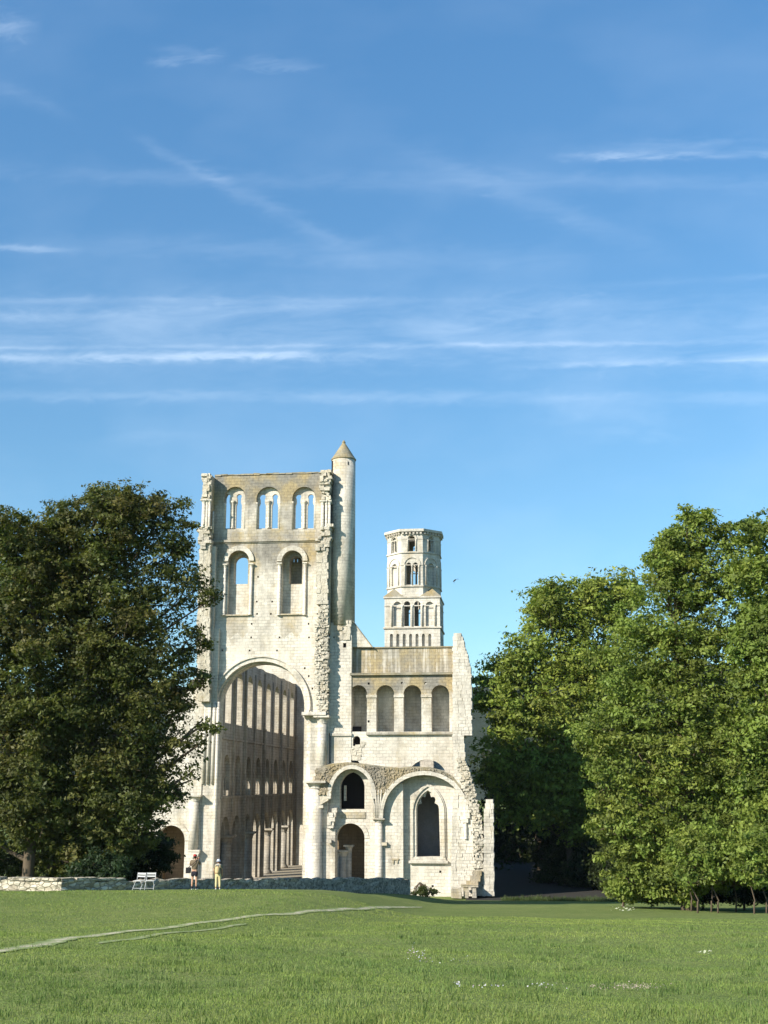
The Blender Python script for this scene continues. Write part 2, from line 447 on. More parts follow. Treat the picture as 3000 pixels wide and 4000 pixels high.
# great arch
ax0, ax1 = PX(846, 2760, Y0), PX(1192, 2760, Y0)
azt = PZ(2584, Y0, 1018); ar = (ax1 - ax0) / 2; acx = (ax0 + ax1) / 2; azc = azt - ar
zspr = PZ(2795, Y0, 1018)
def putlog(px, py, s=.085):
    x, z = P(px, py, Y0); return rect(x - s, x + s, z - s * 1.1, z + s * 1.1)
wins3 = [(876, 958), (1001, 1095), (1141, 1233)]
lights = [((878, 899), (922, 944)), ((1011, 1038), (1062, 1086)), ((1153, 1177), (1201, 1226))]
outer = [(xl, 0)] + [(ax0, 0)] + [(acx - ar * math.cos(PI * i / 28), azc + ar * math.sin(PI * i / 28)) for i in range(29)] + [(ax1, 0), (xr, 0)]
# worn top edge
k = 26
outer += [(xr, ztop - .05)] + [(xr + (xl - xr) * i / k, ztop + random.uniform(-.07, .05) + .1 * (1 - i / k)) for i in range(1, k)] + [(xl, ztop - .02)]
h_front = [archpx(a, b_, 1901, 2067, Y0) for a, b_ in wins3]
nich = [(890, 972), (1100, 1182)]
h_n = [archpx(a, b_, 2151, 2400, Y0) for a, b_ in nich]
logs = [(1008, 2253), (1003, 2350), (1063, 2350), (1004, 2398), (1058, 2398), (983, 2437), (1205, 2437), (981, 2490), (1092, 2490), (1207, 2490), (869, 2540), (975, 2541), (1082, 2541), (1190, 2610), (1206, 2641), (1220, 2690), (1240, 2398)]
mb = MB(); mb.slab(outer, h_front + h_n + [putlog(*q) for q in logs], y0=Y0, y1=Y0 + .7)
wall = mb.build('wall', M['lantern'], T)
# back layer: passage wall, with the lights of the twin windows and the rear windows of the niches
outer2 = [(xl, PZ(2550, Y0)), (xr, PZ(2550, Y0)), (xr, ztop - .35), (xl, ztop - .35)]
def keyhole(a, b_, yt, yb, Yd):
    x0, x1, zt, zb = rect_px(a, b_, yt, yb, Yd); w = x1 - x0; r = w * .46; cx = (x0 + x1) / 2; zc = zt - r
    pts = [(x1, zb), (x1, zc - .95), (cx + r * .72, zc - .62)]
    pts += [(cx + r * math.cos(PI * (-.22 + 1.44 * i / 12)), zc + r * math.sin(PI * (-.22 + 1.44 * i / 12))) for i in range(13)]
    return pts + [(cx - r * .72, zc - .62), (x0, zc - .95), (x0, zb)]
hb = [archpx(a, b_, 1908, 2067, Y0 + .8) for a, b_ in wins3]
hb += [archpx(915, 970, 2173, 2282, Y0 + .8), archpx(1131, 1181, 2173, 2282, Y0 + .8)]
mb = MB(); mb.slab(outer2, hb, y0=Y0 + .705, y1=Y0 + 1.7); mb.build('passage_wall', M['lantern'], T)
# twin windows: pierced tympanum plate on a colonnette
for (a, b_), ls in zip(wins3, lights):
    Yw = Y0 + .45
    x0, x1, zt, zb = rect_px(a, b_, 1903, 2066, Yw)
    mb = MB(); plate = arch(x0 + .02, x1 - .02, zt, PZ(2066, Yw))
    mb.slab(plate, [keyhole(l[0], l[1], 1930, 2064, Yw) for l in ls], y0=Yw, y1=Yw + .35)
    # cut the plate down so that only head and jambs stay
    w = mb.build('twin_window', M['pale'], T)
    # moulding ring
    cx = (ls[0][1] + ls[1][0]) / 2; xc = PX(cx, 2000, Yw)
    c = MB(); r = .13; z0 = PZ(2066, Yw, cx); z1 = PZ(1958, Yw, cx)
    c.lathe(xc, Yw - .06, [(r * 1.5, z0), (r * 1.5, z0 + .14), (r, z0 + .25), (r, z1 - .25), (r * 1.2, z1 - .2), (r * 1.9, z1)], 12)
    c.build('colonnette', M['pale'], w, True)
    # side shafts and hood
    s_ = MB(); x0, x1, zt, zb = rect_px(a, b_, 1901, 2066, Y0)
    for xx in (x0 + .05, x1 - .05): s_ = MB(); s_.lathe(xx, Y0 + .12, [(.11, zb), (.1, PZ(1962, Y0)), (.17, PZ(1955, Y0))], 10); s_.build('side_shaft', M['pale'], w, True)

# pier faces below the sills are lighter: sill band and sloping recesses
for a, b_ in wins3:
    mb = MB()
    x0, x1, _, _ = rect_px(a + 4, b_ - 4, 2068, 2104, Y0)
    zs0, zs1 = PZ(2107, Y0), PZ(2070, Y0)
    mb.box(x0, x1, Y0 - .004, Y0 + .1, zs0, zs1); mb.build('window_apron', M['stained'], T)
# string course
mb = MB(); mb.slab([(xl + .02, zstr - .13), (xr, zstr - .13), (xr, zstr + .12), (xl + .02, zstr + .12)], y0=Y0 - .22, y1=Y0 - .002)
mb.slab([(xl + .02, zstr - .26), (xr, zstr - .26), (xr, zstr - .132), (xl + .02, zstr - .132)], y0=Y0 - .1, y1=Y0 - .002)
mb.build('string_course', M['stained'], T)
# wall-top coping
mb = MB(); n = 17
for i in range(n):
    u0 = xl + (xr - xl) * i / n; mb.box(u0 + .01, u0 + (xr - xl) / n - .01, Y0 - .08, Y0 + 1.3, ztop + .04 + random.uniform(-.03, .06), ztop + .2 + random.uniform(-.04, .06), .02)
mb.build('coping', M['roofstone'], T)
# niche dressings
for (a, b_), ls, sides in zip(nich, (0, 1), (((869, 886), (973, 989)), ((1083, 1100), (1183, 1199)))):
    x0, x1, zt, zb = rect_px(a, b_, 2151, 2400, Y0)
    zc = zt - (x1 - x0) / 2; cx = (x0 + x1) / 2; r = (x1 - x0) / 2
    mb = MB(); mb.ring(cx, zc, r + .003, r + .50, Y0 - .16, Y0 - .003, n=22)
    hood = mb.build('niche_arch', M['mid'], T)
    for sd in sides:
        xa, xb, _, _ = rect_px(sd[0], sd[1], 2200, 2400, Y0); xc = (xa + xb) / 2
        column(hood, xc, Y0 - .10, zb - .1, PZ(2196, Y0), (xb - xa) / 2 * .72, M['pale'], 'shaft', .4, False)
    # apron stone below the niche, washed brown
    s_ = MB(); zq = PZ(2400, Y0); 
    s_.slab([(x0 - .03, zq - 2.0), (x0 + .35, zq - 2.35), (cx, zq - 1.7), (x1 - .5, zq - 2.3), (x1 + .03, zq - 1.6), (x1 + .03, zq - .003), (x0 - .03, zq - .003)], y0=Y0 - .004, y1=Y0 + .2)
    s_.build('niche_apron', M['sill'], T)
    s_ = MB(); s_.box(x0 - .06, x1 + .06, Y0 - .2, Y0 + .3, zq - .0, zq + .12); s_.build('niche_sill', M['sill'], T)
# rear passage seen through the right niche
xq0, xq1 = PX(1112, 2230, Y0 + 4), PX(1225, 2230, Y0 + 4)
mb = MB(); hz = [rect(*[PX(p, 2200, Y0 + 4) for p in (1146, 1152)], PZ(2196, Y0 + 4), PZ(2180, Y0 + 4)), rect(*[PX(p, 2200, Y0 + 4) for p in (1160, 1166)], PZ(2196, Y0 + 4), PZ(2180, Y0 + 4))]
mb.slab(rect(xq0, xq1, PZ(2420, Y0 + 4), PZ(2150, Y0 + 4)), hz, y0=Y0 + 3.6, y1=Y0 + 4.3); mb.box(xq1 - .4, xq1, Y0 + 1.72, Y0 + 3.59, PZ(2420, Y0 + 4), PZ(2150, Y0 + 4)); mb.box(xq0, xq1, Y0 + 1.72, Y0 + 4.3, PZ(2150, Y0 + 4) + .004, PZ(2150, Y0 + 4) + .5)
mb.build('passage_end', M['stained'], T)
# great arch: moulded orders
mb = MB(); st = azc - zspr
mb.ring(acx, azc, ar + .004, ar + .42, Y0 - .10, Y0 - .003, n=40, stilt=st); mb.ring(acx, azc, ar + .42, ar + .56, Y0 - .24, Y0 - .003, n=40, stilt=st * .4)
am = mb.build('arch_moulding', M['pale'], T)
mb = MB(); mb.ring(acx, azc, ar - .16, ar - .003, Y0 + .45, Y0 + 2.2, n=40, stilt=azc)
mb.build('inner_arch', M['mid'], T)
# wall body behind the arch zone
mb = MB(); out3 = [(xl, 0), (ax0, 0), (ax0, azc)] + [(acx - ar * math.cos(PI * i / 28), azc + ar * math.sin(PI * i / 28)) for i in range(1, 28)] + [(ax1, azc), (ax1, 0), (xr, 0), (xr, PZ(2551, Y0)), (xl, PZ(2551, Y0))]
mb.slab(out3, y0=Y0 + .703, y1=Y0 + 1.9); mb.build('inner_wall', M['mid'], T)
# arch piers: right pair of half columns with capitals
for (p0, p1, yt, yb, Yc) in ((1196, 1232, 2795, 3440, Y0 - .05), (1238, 1276, 2795, 3045, Y0 - .9), (1208, 1262, 3050, 3440, Y0 - 1.0)):
    xa, xb = PX(p0, 3000, Yc), PX(p1, 3000, Yc)
    column(T, (xa + xb) / 2, Yc, 0 if yb > 3400 else PZ(yb, Yc), PZ(yt, Yc), (xb - xa) / 2, M['pale'], 'half_column', .75, base=yb > 3400)
mb = MB(); xa, xb = PX(1212, 2900, Y0 - .9), PX(1276, 2900, Y0 - .9); mb.box(xa, xb + .15, Y0 - .85, Y0 - .01, 0, PZ(2796, Y0)); mb.build('pier', M['pale'], T)
mb = MB(); xa, xb = PX(1192, 2800, Y0), PX(1283, 2800, Y0); mb.box(xa - .05, xb, Y0 - 1.75, Y0 + .1, PZ(2797, Y0), PZ(2784, Y0)); mb.build('impost', M['pale'], T)
# left pier of the arch with a cluster of shafts
mb = MB()
xa, xb = PX(778, 3100, Y0 - 1.5), PX(842, 3100, Y0); mb.box(xa, xb, Y0 - .5, Y0 + 1.8, 0, PZ(2450, Y0)); lp = mb.build('pier', M['pale'], T)
for p in (795, 812, 831, 846):
    xa = PX(p, 3000, Y0 - .55); s_ = MB(); z0 = PZ(3062, Y0) if p < 835 else 0; s_.lathe(xa, Y0 - .55, [(.17, z0), (.17, PZ(2740, Y0))], 12); s_.build('shaft', M['pale'], lp, True)
# southern stub of the tower
Yr = Y0 - 1.4
mb = MB(); xa, xb = PX(793, 2000, Yr), PX(822, 2000, Yr)
xa2 = PX(773, 2300, Yr)
for (yt, yb, a, b_) in ((1856, 1950, xa, xb), (1950, 2062, xa + .12, xb), (2062, 2140, xa2, xb), (2140, 2700, xa2 + .1, xb - .05)):
    mb.box(a + (.16 if a > xa2 + .2 else .25), b_, Yr + .12, Y0 - .003, PZ(yb, Yr, 800), PZ(yt, Yr, 800) - .003)
stub = mb.build('broken_wall', M['stained'], T)
mb = MB(); rubble(mb, [(1851, 786, 822), (1885, 792, 821), (1930, 790, 822), (1955, 788, 820), (1962, 790, 820)], Yr, 1.2, jx=.1, jy=.12)
mb.build('broken_masonry', M['rubble'], T); mb = MB(); rubble(mb, [(2058, 774, 822), (2080, 771, 820), (2110, 772, 822), (2135, 778, 818), (2145, 782, 815)], Yr - .1, 1.0, jx=.16, jy=.16)
mb.build('broken_masonry', M['rubble'], T); mb = MB(); rubble(mb, [(2145, 778, 821), (2300, 772, 820), (2500, 768, 820), (2740, 770, 818)], Yr + .02, .6, course=.36, jx=.07, jy=.03, j=.01)
mb.build('broken_masonry', M['rubble'], T)
for p, r in ((796, .2), (808, .14), (818, .13)):
    column(stub, PX(p, 2000, Yr), Yr + .02, PZ(2060, Yr, 800), PZ(1952, Yr, 800), r, M['pale'], 'shaft', .5, False)
mb = MB(); a, b_ = PX(848, 2020, Y0), PX(853, 2020, Y0); mb.lathe(PX(833, 2020, Y0 - 1), Y0 - 1, [(.1, PZ(2080, Y0)), (.1, PZ(1995, Y0))], 10); mb.build('shaft', M['pale'], stub, True)
mb = MB(); xz = PX(830, 2600, Y0 - .6)
mb.box(PX(800, 2600, Y0 - .6), xz, Y0 - .7, Y0 - .004, PZ(2795, Y0), PZ(2130, Y0)); mb.build('pier', M['mid'], T)
# northern stub
Yn = Y0 - 1.6
mb = MB(); rubble(mb, [(1838, 1256, 1290), (1870, 1252, 1293), (1905, 1249, 1284), (1930, 1254, 1282), (1952, 1256, 1291), (1962, 1256, 1290)], Yn, 1.9, jx=.16, jy=.22, stone_w=.42)
rubble(mb, [(2052, 1246, 1298), (2085, 1248, 1294), (2110, 1236, 1288), (2140, 1232, 1284), (2150, 1240, 1280)], Yn, 1.9, jx=.16, jy=.2, stone_w=.42)
rubble(mb, [(2150, 1236, 1280), (2250, 1233, 1280), (2360, 1236, 1280)], Yn + .1, 1.9, course=.36, jx=.08, jy=.03, j=.012)
rubble(mb, [(2360, 1252, 1282), (2400, 1240, 1281), (2440, 1231, 1283), (2520, 1230, 1281), (2600, 1229, 1284), (2660, 1232, 1282), (2720, 1232, 1281), (2800, 1244, 1279)], Yn + .15, 1.7, course=.19, jx=.12, jy=.11, stone_w=.27, j=.04)
ns = mb.build('broken_masonry', M['rubble'], T)
mb = MB(); mb.box(PX(1256, 2000, Y0 - 1), PX(1288, 2000, Y0 - 1), Y0 - 1.3, Y0 + 1.6, PZ(2150, Y0), PZ(1850, Y0)); mb.box(PX(1250, 2000, Y0 - 1), PX(1290, 2300, Y0 - 1), Y0 - 1.2, Y0 + 1.6, PZ(2480, Y0), PZ(2150, Y0) - .003); mb.build('broken_wall', M['stained'], T)
for p, r in ((1260, .17), (1275, .13), (1287, .13)):
    column(ns, PX(p, 2000, Yn), Yn + .05, PZ(2058, Yn), PZ(1955, Yn), r, M['pale'], 'shaft', .45, False)
# stair turret
Yt = Y0 + .55
tx0, tx1 = PX(1291, 2100, Yt - .5), PX(1384, 2100, Yt - .5); tcx = (tx0 + tx1) / 2; tr = (tx1 - tx0) / 2
ze = PZ(1790, Yt - tr); zap = PZ(1724, Yt); zbt = PZ(2440, Yt - tr)
mb = MB(); mb.lathe(tcx, Yt, [(tr * 1.02, zbt), (tr * 1.01, PZ(2100, Yt - tr)), (tr, ze)], 40)
tur = mb.build('stair_turret', M['mid'], T, True)
mb = MB(); mb.lathe(tcx, Yt, [(tr * 1.0, ze + .002), (tr * 1.06, ze + .05), (tr * 1.06, ze + .16), (tr * .97, ze + .28), (tr * .5, (ze + zap) / 2 + .12), (.16, zap - .25), (.2, zap - .15), (.03, zap + .1)], 28)
mb.build('cone_roof', M['roofstone'], tur)
mb = MB()
def on_tur(px, py, w, h):
    x = PX(px, py, Yt - tr); dx = max(-.97, min(.97, (x - tcx) / tr)); y = Yt - tr * math.sqrt(1 - dx * dx); z = PZ(py, Yt - tr)
    mb = MB(); mb.box(x - w / 2, x + w / 2, y - .012, y + .4, z - h / 2, z + h / 2); mb.build('window_slit', M['dark'], tur)  # near-black box paints the shade inside the slit
on_tur(1298, 1818, .3, 1.25); on_tur(1358, 1809, .16, .35)
# square foot of the turret
mb = MB(); bx0, bx1 = PX(1283, 2700, Y0 - 1), PX(1366, 2700, Y0 - 1)
mb.slab(rect(bx0, bx1 + .1, PZ(2863, Y0 - 1), PZ(2480, Y0 - 1)), [rect(*[PX(q, 2520, Y0 - 1) for q in (1337, 1350)], PZ(2528, Y0 - 1), PZ(2510, Y0 - 1)), rect(*[PX(q, 2375, Y0 - 1) for q in (1300, 1306)], PZ(2490, Y0 - 1), PZ(2484, Y0 - 1))], y0=Y0 - .5, y1=Y0 + 1.6)
mb.slab([(bx0, PZ(2480, Y0 - 1) + .002), (bx1 + .1, PZ(2480, Y0 - 1) + .002), (bx1 - .05, PZ(2430, Y0 - 1)), (bx0 + .1, PZ(2430, Y0 - 1))], y0=Y0 - .45, y1=Y0 + 2.4)
mb.slab(rect(PX(1290, 3000, Y0 - 1.1), bx1 + .1, PZ(2982, Y0), PZ(2863, Y0 - 1) - .26), y0=Y0 - .46, y1=Y0 + 1); mb.box(PX(1278, 3000, Y0), PX(1310, 3000, Y0), Y0 - .3, Y0 + 1, 0, PZ(2983, Y0))
foot = mb.build('turret_foot', M['pale'], T)
mb = MB(); mb.box(PX(1287, 2863, Y0 - 1), bx1 + .15, Y0 - .62, Y0, PZ(2863, Y0 - 1) - .257, PZ(2863, Y0 - 1) - .003); mb.build('string_course', M['mid'], foot)
mb = MB(); rubble(mb, [(2430, 1322, 1372), (2460, 1318, 1370), (2500, 1318, 1368)], Y0 - .56, .5, jx=.06, jy=.06, j=.03); mb.build('broken_masonry', M['rubble'], foot)
mb = MB(); mb.box(PX(1336, 2520, Y0), PX(1351, 2520, Y0), Y0 - .1, Y0 + .0, PZ(2530, Y0 - 1), PZ(2508, Y0 - 1)); mb.build('putlog_hole', M['dark'], foot)  # near-black block paints the shade deep in the hole

# ------------------------------------------------------------------ NAVE
XS = PX(858, 3000, Y0 + 1.5)                 # inner face of the south wall
N = thing('nave', 'roofless nave with tall arcaded wall in shade seen through the great arch', 'church nave', (XS + 4.5, 144, 0))
YA, YB = Y0 + 1.95, 166.5
NB = 8; BW = (YB - 1.4 - YA) / NB
ZTOPN = 23.6
def nave_holes(layer):
    H = []
    for k in range(NB):
        ym = YA + BW * (k + .5)
        H.append(arch(ym - 1.28, ym + 1.28, 22.3, 16.6, n=10))                     # clerestory
        if layer == 0: H.append(arch(ym - 1.35, ym + 1.35, 13.4, 9.25, n=10))      # triforium
        else:
            for d in (-.9, 0, .9): H.append(arch(ym + d - .38, ym + d + .38, 11.3, 9.25, n=6))
    for k in range(0, NB, 2):                                                       # arcade in pairs
        y0_, y1_ = YA + BW * k + .7, YA + BW * (k + 2) - .7; ymid = YA + BW * (k + 1); g = .55 if layer == 0 else .7
        a0, a1 = (y0_, ymid - g), (ymid + g, y1_)
        e = 0 if layer == 0 else .22
        zc = 5.25
        pts = [(y1_ - e, .03)]
        for (p, q) in (a1, a0):
            p += e; q -= e if True else 0
            r = (q - p) / 2; cx = (p + q) / 2
            pts += [(cx + r * math.cos(PI * i / 12), zc + r * math.sin(PI * i / 12)) for i in range(13)]
        pts += [(y0_ + e, .03)]
        H.append(pts)
    return H
ZF = ((0, 0, 0), (0, 1, 0), (-1, 0, 0))
def nave_wall(xin, sgn, nm):
    out = [(YA, 0), (YB, 0), (YB, ZTOPN)] + [(YB + (YA - YB) * i / 30, ZTOPN + random.uniform(-.12, .08)) for i in range(1, 30)] + [(YA, ZTOPN)]
    mb = MB(); mb.slab(out, nave_holes(0), y0=0, y1=.45, frame=((xin, 0, 0), (0, 1, 0), (sgn, 0, 0)))
    w = mb.build(nm, M['nave'], N)
    mb = MB(); mb.slab([(YA, 0), (YB, 0), (YB, ZTOPN - .3), (YA, ZTOPN - .3)], nave_holes(1), y0=.452, y1=.95, frame=((xin, 0, 0), (0, 1, 0), (sgn, 0, 0)))
    mb.build('outer_wall', M['nave'], N)
    for k in range(NB + 1):
        y = YA + BW * k
        if k % 2 == 0 and 0 < k:
            mb = MB(); mb.box(xin - sgn * .16, xin - sgn * .002, y - .36, y + .36, 0, 15.4); mb.lathe(xin - sgn * .18, y, [(.17, 0), (.17, 16.4), (.26, 16.7)], 14)
            mb.box(xin - sgn * .2, xin - sgn * .002, y - .2, y + .2, 15.41, 23.2)
            mb.build('wall_shaft', M['nave'], w)
        elif k % 2 == 1:
            mb = MB(); mb.lathe(xin - sgn * .03, y, [(.14, 7.6), (.14, 22.6)], 12); mb.build('wall_shaft', M['nave'], w)
            column(N, xin + sgn * .5, y, 0, 5.25, .58, M['nave'], 'arcade_column', .75)
        if k < NB:
            ym = y + BW / 2
            for d in (-.45, .45):
                mb = MB(); mb.lathe(xin + sgn * .22, ym + d, [(.12, 9.3), (.09, 9.5), (.09, 11.0), (.16, 11.22)], 8); mb.build('colonnette', M['nave'], w)
    mb = MB(); mb.box(xin - sgn * .14, xin - sgn * .003, YA, YB - 1.4, 8.95, 9.2); mb.box(xin - sgn * .12, xin - sgn * .003, YA, YB - 1.4, 14.9, 15.1); mb.build('string_course', M['nave'], w)
    return w
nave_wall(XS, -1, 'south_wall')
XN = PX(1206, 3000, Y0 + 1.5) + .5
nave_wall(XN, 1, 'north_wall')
m, t, b = new_mat('gravel_floor'); M['gravel'] = m
pos = t.new('ShaderNodeNewGeometry').outputs['Position']
t.put(b.inputs['Base Color'], t.mix(t.noise(pos, 3, 6, .7), (.20, .17, .12), (.36, .31, .23))); b.inputs['Roughness'].default_value = 1
tag(grid_mesh('nave_floor', np.linspace(XS - 9, XN + 8, 8), np.linspace(Y0 - 8, YB + 4, 12), lambda X, Y: np.maximum(ground_z(X, Y), 0) + .02, M['gravel']), kind='structure')
# south aisle and gallery stand only in the first bays
ya2 = YA + BW * 1.9
mb = MB(); mb.box(XS - 6.4, XS - 5.6, YA, ya2, 0, 13.0); mb.box(XS - 6.4, XS - 1.16, YA, ya2, 13.05, 13.6); mb.box(XS - 5.59, XS - 1.16, YA, ya2, 8.2, 8.6); mb.box(XS - 5.59, XS - 1.2, ya2 - .6, ya2, 8.61, 13.0)
mb.build('south_aisle', M['brown'], N)
# west end
mb = MB(); ccx = (XS + XN) / 2
mb.slab(rect(XS + .003, XN - .003, 0, 29.5), [arch(ccx - 2.2, ccx + 2.2, 16.0, 9.6), arch(ccx - 1.4, ccx + 1.4, 6, .03)], y0=YB - 1.35, y1=YB)
mb.build('west_wall', M['pale'], N)
mb = MB(); mb.box(XS - 7.5, XS - .003, YB - .6, YB + 6, 0, 29.8); mb.build('west_tower_stump', M['pale'], N)
mb = MB(); mb.box(ccx - 4.6, ccx + 5.2, YB + 3, YB + 3.6, 0, 22); mb.build('porch_wall', M['nave'], N)
# ------------------------------------------------------------------ TRANSEPT
R = thing('transept', 'lower ruined transept wall with four shaded niches beside the tall tower', 'church transept', (PX(1600, 3300, Y0), Y0, 0))
Yb = Y0 - .4
tl, trr = bx1 + .02, PX(1775, 2800, Yb)
zled = PZ(2862, Yb, 1560)
nz = [(1366, 1433), (1470, 1540), (1576, 1646), (1685, 1755)]
H = [archpx(a, b_, 2676, 2858, Yb) for a, b_ in nz]
H += [archpx(1378, 1407, 2875, 2914, Yb)]
ra, rb, zt_, zb_ = rect_px(1598, 1738, 2967, 3010, Yb)
def segarch(x0, x1, zt, zb, n=14):
    w = (x1 - x0) / 2; h = zt - zb; Rr = (w * w + h * h) / (2 * h); cx = (x0 + x1) / 2; zc = zt - Rr; a = math.asin(min(1, w / Rr))
    return [(cx + Rr * math.sin(a - 2 * a * i / n), zc + Rr * math.cos(a - 2 * a * i / n)) for i in range(n + 1)]
H += [segarch(ra, rb, zt_, zb_)]
ra, rb, zt_, zb_ = rect_px(1338, 1408, 2962, 2990, Yb); H += [segarch(ra, rb, zt_, zb_)]
H += [archpx(1328, 1424, 3016, 3165, Yb, pointed=.62)]
H += [archpx(1312, 1424, 3216, 3455, Yb)]
gx0, gx1, gzt, gzb = rect_px(1627, 1718, 3088, 3347, Yb)
GW = arch(gx0, gx1, gzt, gzb, pointed=.95)
H += [GW]
for q in ((1440, 2670), (1440, 2818), (1570, 2668), (1662, 2669), (1500, 3378), (1690, 3462), (1720, 3405), (1800, 2720)):
    x, z = P(q[0], q[1], Yb); 
    if x < trr: H.append(rect(x - .1, x + .1, z - .11, z + .11))
# the lower wall carries on behind the turret foot
xlow = PX(1290, 3200, Yb)
out = [(xlow, 0), (PX(1780, 3300, Yb), 0), (trr + .4, PZ(2640, Yb)), (trr, PZ(2638, Yb, 1560)), (tl, PZ(2638, Yb, 1560)), (tl, PZ(2940, Yb)), (xlow, PZ(2940, Yb))]
mb = MB(); mb.slab(out, H, y0=Yb, y1=Yb + 1.1); tw = mb.build('wall', M['transept'], R)
mb = MB()
for i, (a, b_) in enumerate(nz):
    x0, x1 = PX(a - 8, 2760, Yb), PX(b_ + 8, 2760, Yb)
    mb.box(x0, x1, Yb + (1.9, 1.55, 2.0, 1.7)[i], Yb + 2.4, PZ(2865, Yb), PZ(2664, Yb))
    mb.box(x0, x0 + .2, Yb + 1.103, Yb + 1.54, PZ(2864, Yb), PZ(2664, Yb)); mb.box(x1 - .2, x1, Yb + 1.103, Yb + 1.54, PZ(2864, Yb), PZ(2664, Yb)); mb.box(x0 + .2, x1 - .2, Yb + 1.103, Yb + 1.54, PZ(2672, Yb), PZ(2664, Yb))
mb.build('niche_back', M['mid'], R)
# imposts between the niches, ledge, parapet
for a, b_ in ((1431, 1472), (1538, 1578), (1644, 1687)):
    x0, x1 = PX(a, 2722, Yb), PX(b_, 2722, Yb); mb = MB(); mb.box(x0, x1, Yb - .1, Yb + .3, PZ(2726, Yb), PZ(2716, Yb)); mb.build('impost', M['mid'], tw)
mb = MB(); mb.box(PX(1430, 2862, Yb), trr, Yb - .28, Yb - .003, PZ(2870, Yb, 1560), PZ(2860, Yb, 1560)); mb.build('ledge', M['stained'], tw)
mb = MB(); mb.box(tl - .05, trr, Yb - .3, Yb + 1.1, PZ(2637, Yb, 1560), PZ(2628, Yb, 1560)); mb.build('string_course', M['roofstone'], R)
mb = MB(); x1 = trr + .1; zA, zB = PZ(2627, Yb, 1560), PZ(2530, Yb, 1560)
pt = [(tl, zA), (x1, zA), (x1, zB)] + [(x1 + (tl - x1) * i / 20, zB + random.uniform(-.03, .04)) for i in range(1, 20)] + [(tl, zB)]
mb.slab(pt, y0=Yb + .75, y1=Yb + 1.6); mb.build('parapet', M['parapet'], R)
mb = MB(); mb.box(tl, x1, Yb + .62, Yb + 1.7, zB + .045, zB + .17); mb.build('coping', M['roofstone'], R)
mb = MB(); x0, z0 = P(1380, 2842, Yb); rubble(mb, [(2905, 1408, 1432), (2925, 1366, 1415), (2970, 1365, 1408)], Yb - .04, .3, jx=.05, jy=.03, course=.25); mb.build('broken_masonry', M['rubble'], R)
mb = MB(); a, b_, zt_, zb_ = rect_px(1372, 1412, 2838, 2918, Yb + 1); mb.box(a, b_, Yb + .9, Yb + 1.12, zb_, zt_); mb.build('window_panel', M['dark'], tw)  # near-black panel paints the dark inside the small window
# dark closed rooms behind door, upper window and traceried window
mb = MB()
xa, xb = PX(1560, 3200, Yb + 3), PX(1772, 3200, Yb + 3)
mb.box(xa, xb, Yb + 4.2, Yb + 4.9, 0, 9.5); mb.box(xa, xa + .4, Yb + 1.12, Yb + 4.19, 0, 9.5); mb.box(xb - .4, xb, Yb + 1.12, Yb + 4.19, 0, 9.5); mb.box(xa, xb, Yb + 1.12, Yb + 4.9, 9.51, 9.9)  # added walls and roof slab keep the traceried opening dark
M['gloom'] = stone('gloom_tinted_stone', col=(.30, .30, .31), bias=-.2, brick=False, amount=.5)  # gloom of the added room put into its grey
mb.build('light_block_room', M['gloom'], R)
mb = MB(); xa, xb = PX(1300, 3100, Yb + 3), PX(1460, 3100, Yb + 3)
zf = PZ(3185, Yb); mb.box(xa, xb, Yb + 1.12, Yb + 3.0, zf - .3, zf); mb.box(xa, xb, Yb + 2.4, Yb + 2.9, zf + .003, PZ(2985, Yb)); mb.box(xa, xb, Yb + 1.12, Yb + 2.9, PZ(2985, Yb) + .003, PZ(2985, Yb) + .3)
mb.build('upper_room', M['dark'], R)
mb = MB(); a, b_ = PX(1346, 3100, Yb + .9), PX(1354, 3100, Yb + .9); mb.box(a, b_, Yb + .55, Yb + .9, PZ(3128, Yb), PZ(3068, Yb)); mb.box(PX(1326, 3160, Yb), PX(1424, 3160, Yb), Yb + .1, Yb + .3, PZ(3166, Yb), PZ(3160, Yb)); mb.build('window_post', M['pale'], R)
# arcade shafts seen through the doorway
for p, r, yt in ((1316, .28, 3330), (1340, .42, 3320), (1362, .3, 3300)):
    Yc = Yb + 2.6
    column(R, PX(p, 3400, Yc), Yc, 0, PZ(yt, Yc), r, M['pale'], 'door_column', .6)
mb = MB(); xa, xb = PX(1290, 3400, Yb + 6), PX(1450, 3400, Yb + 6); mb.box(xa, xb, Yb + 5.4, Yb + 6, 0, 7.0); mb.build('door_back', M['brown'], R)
mb = MB(); a, b_, zt_, zb_ = rect_px(1312, 1424, 3216, 3455, Yb); mb.ring((a + b_) / 2, zt_ - (b_ - a) / 2, (b_ - a) / 2 + .003, (b_ - a) / 2 + .42, Yb - .06, Yb - .003, n=20); mb.build('door_arch', M['pale'], R)
mb = MB(); a, b_ = PX(1322, 3185, Yb), PX(1428, 3185, Yb); mb.box(a, b_, Yb - .08, Yb - .003, PZ(3196, Yb), PZ(3172, Yb)); mb.build('lintel', M['stained'], R)
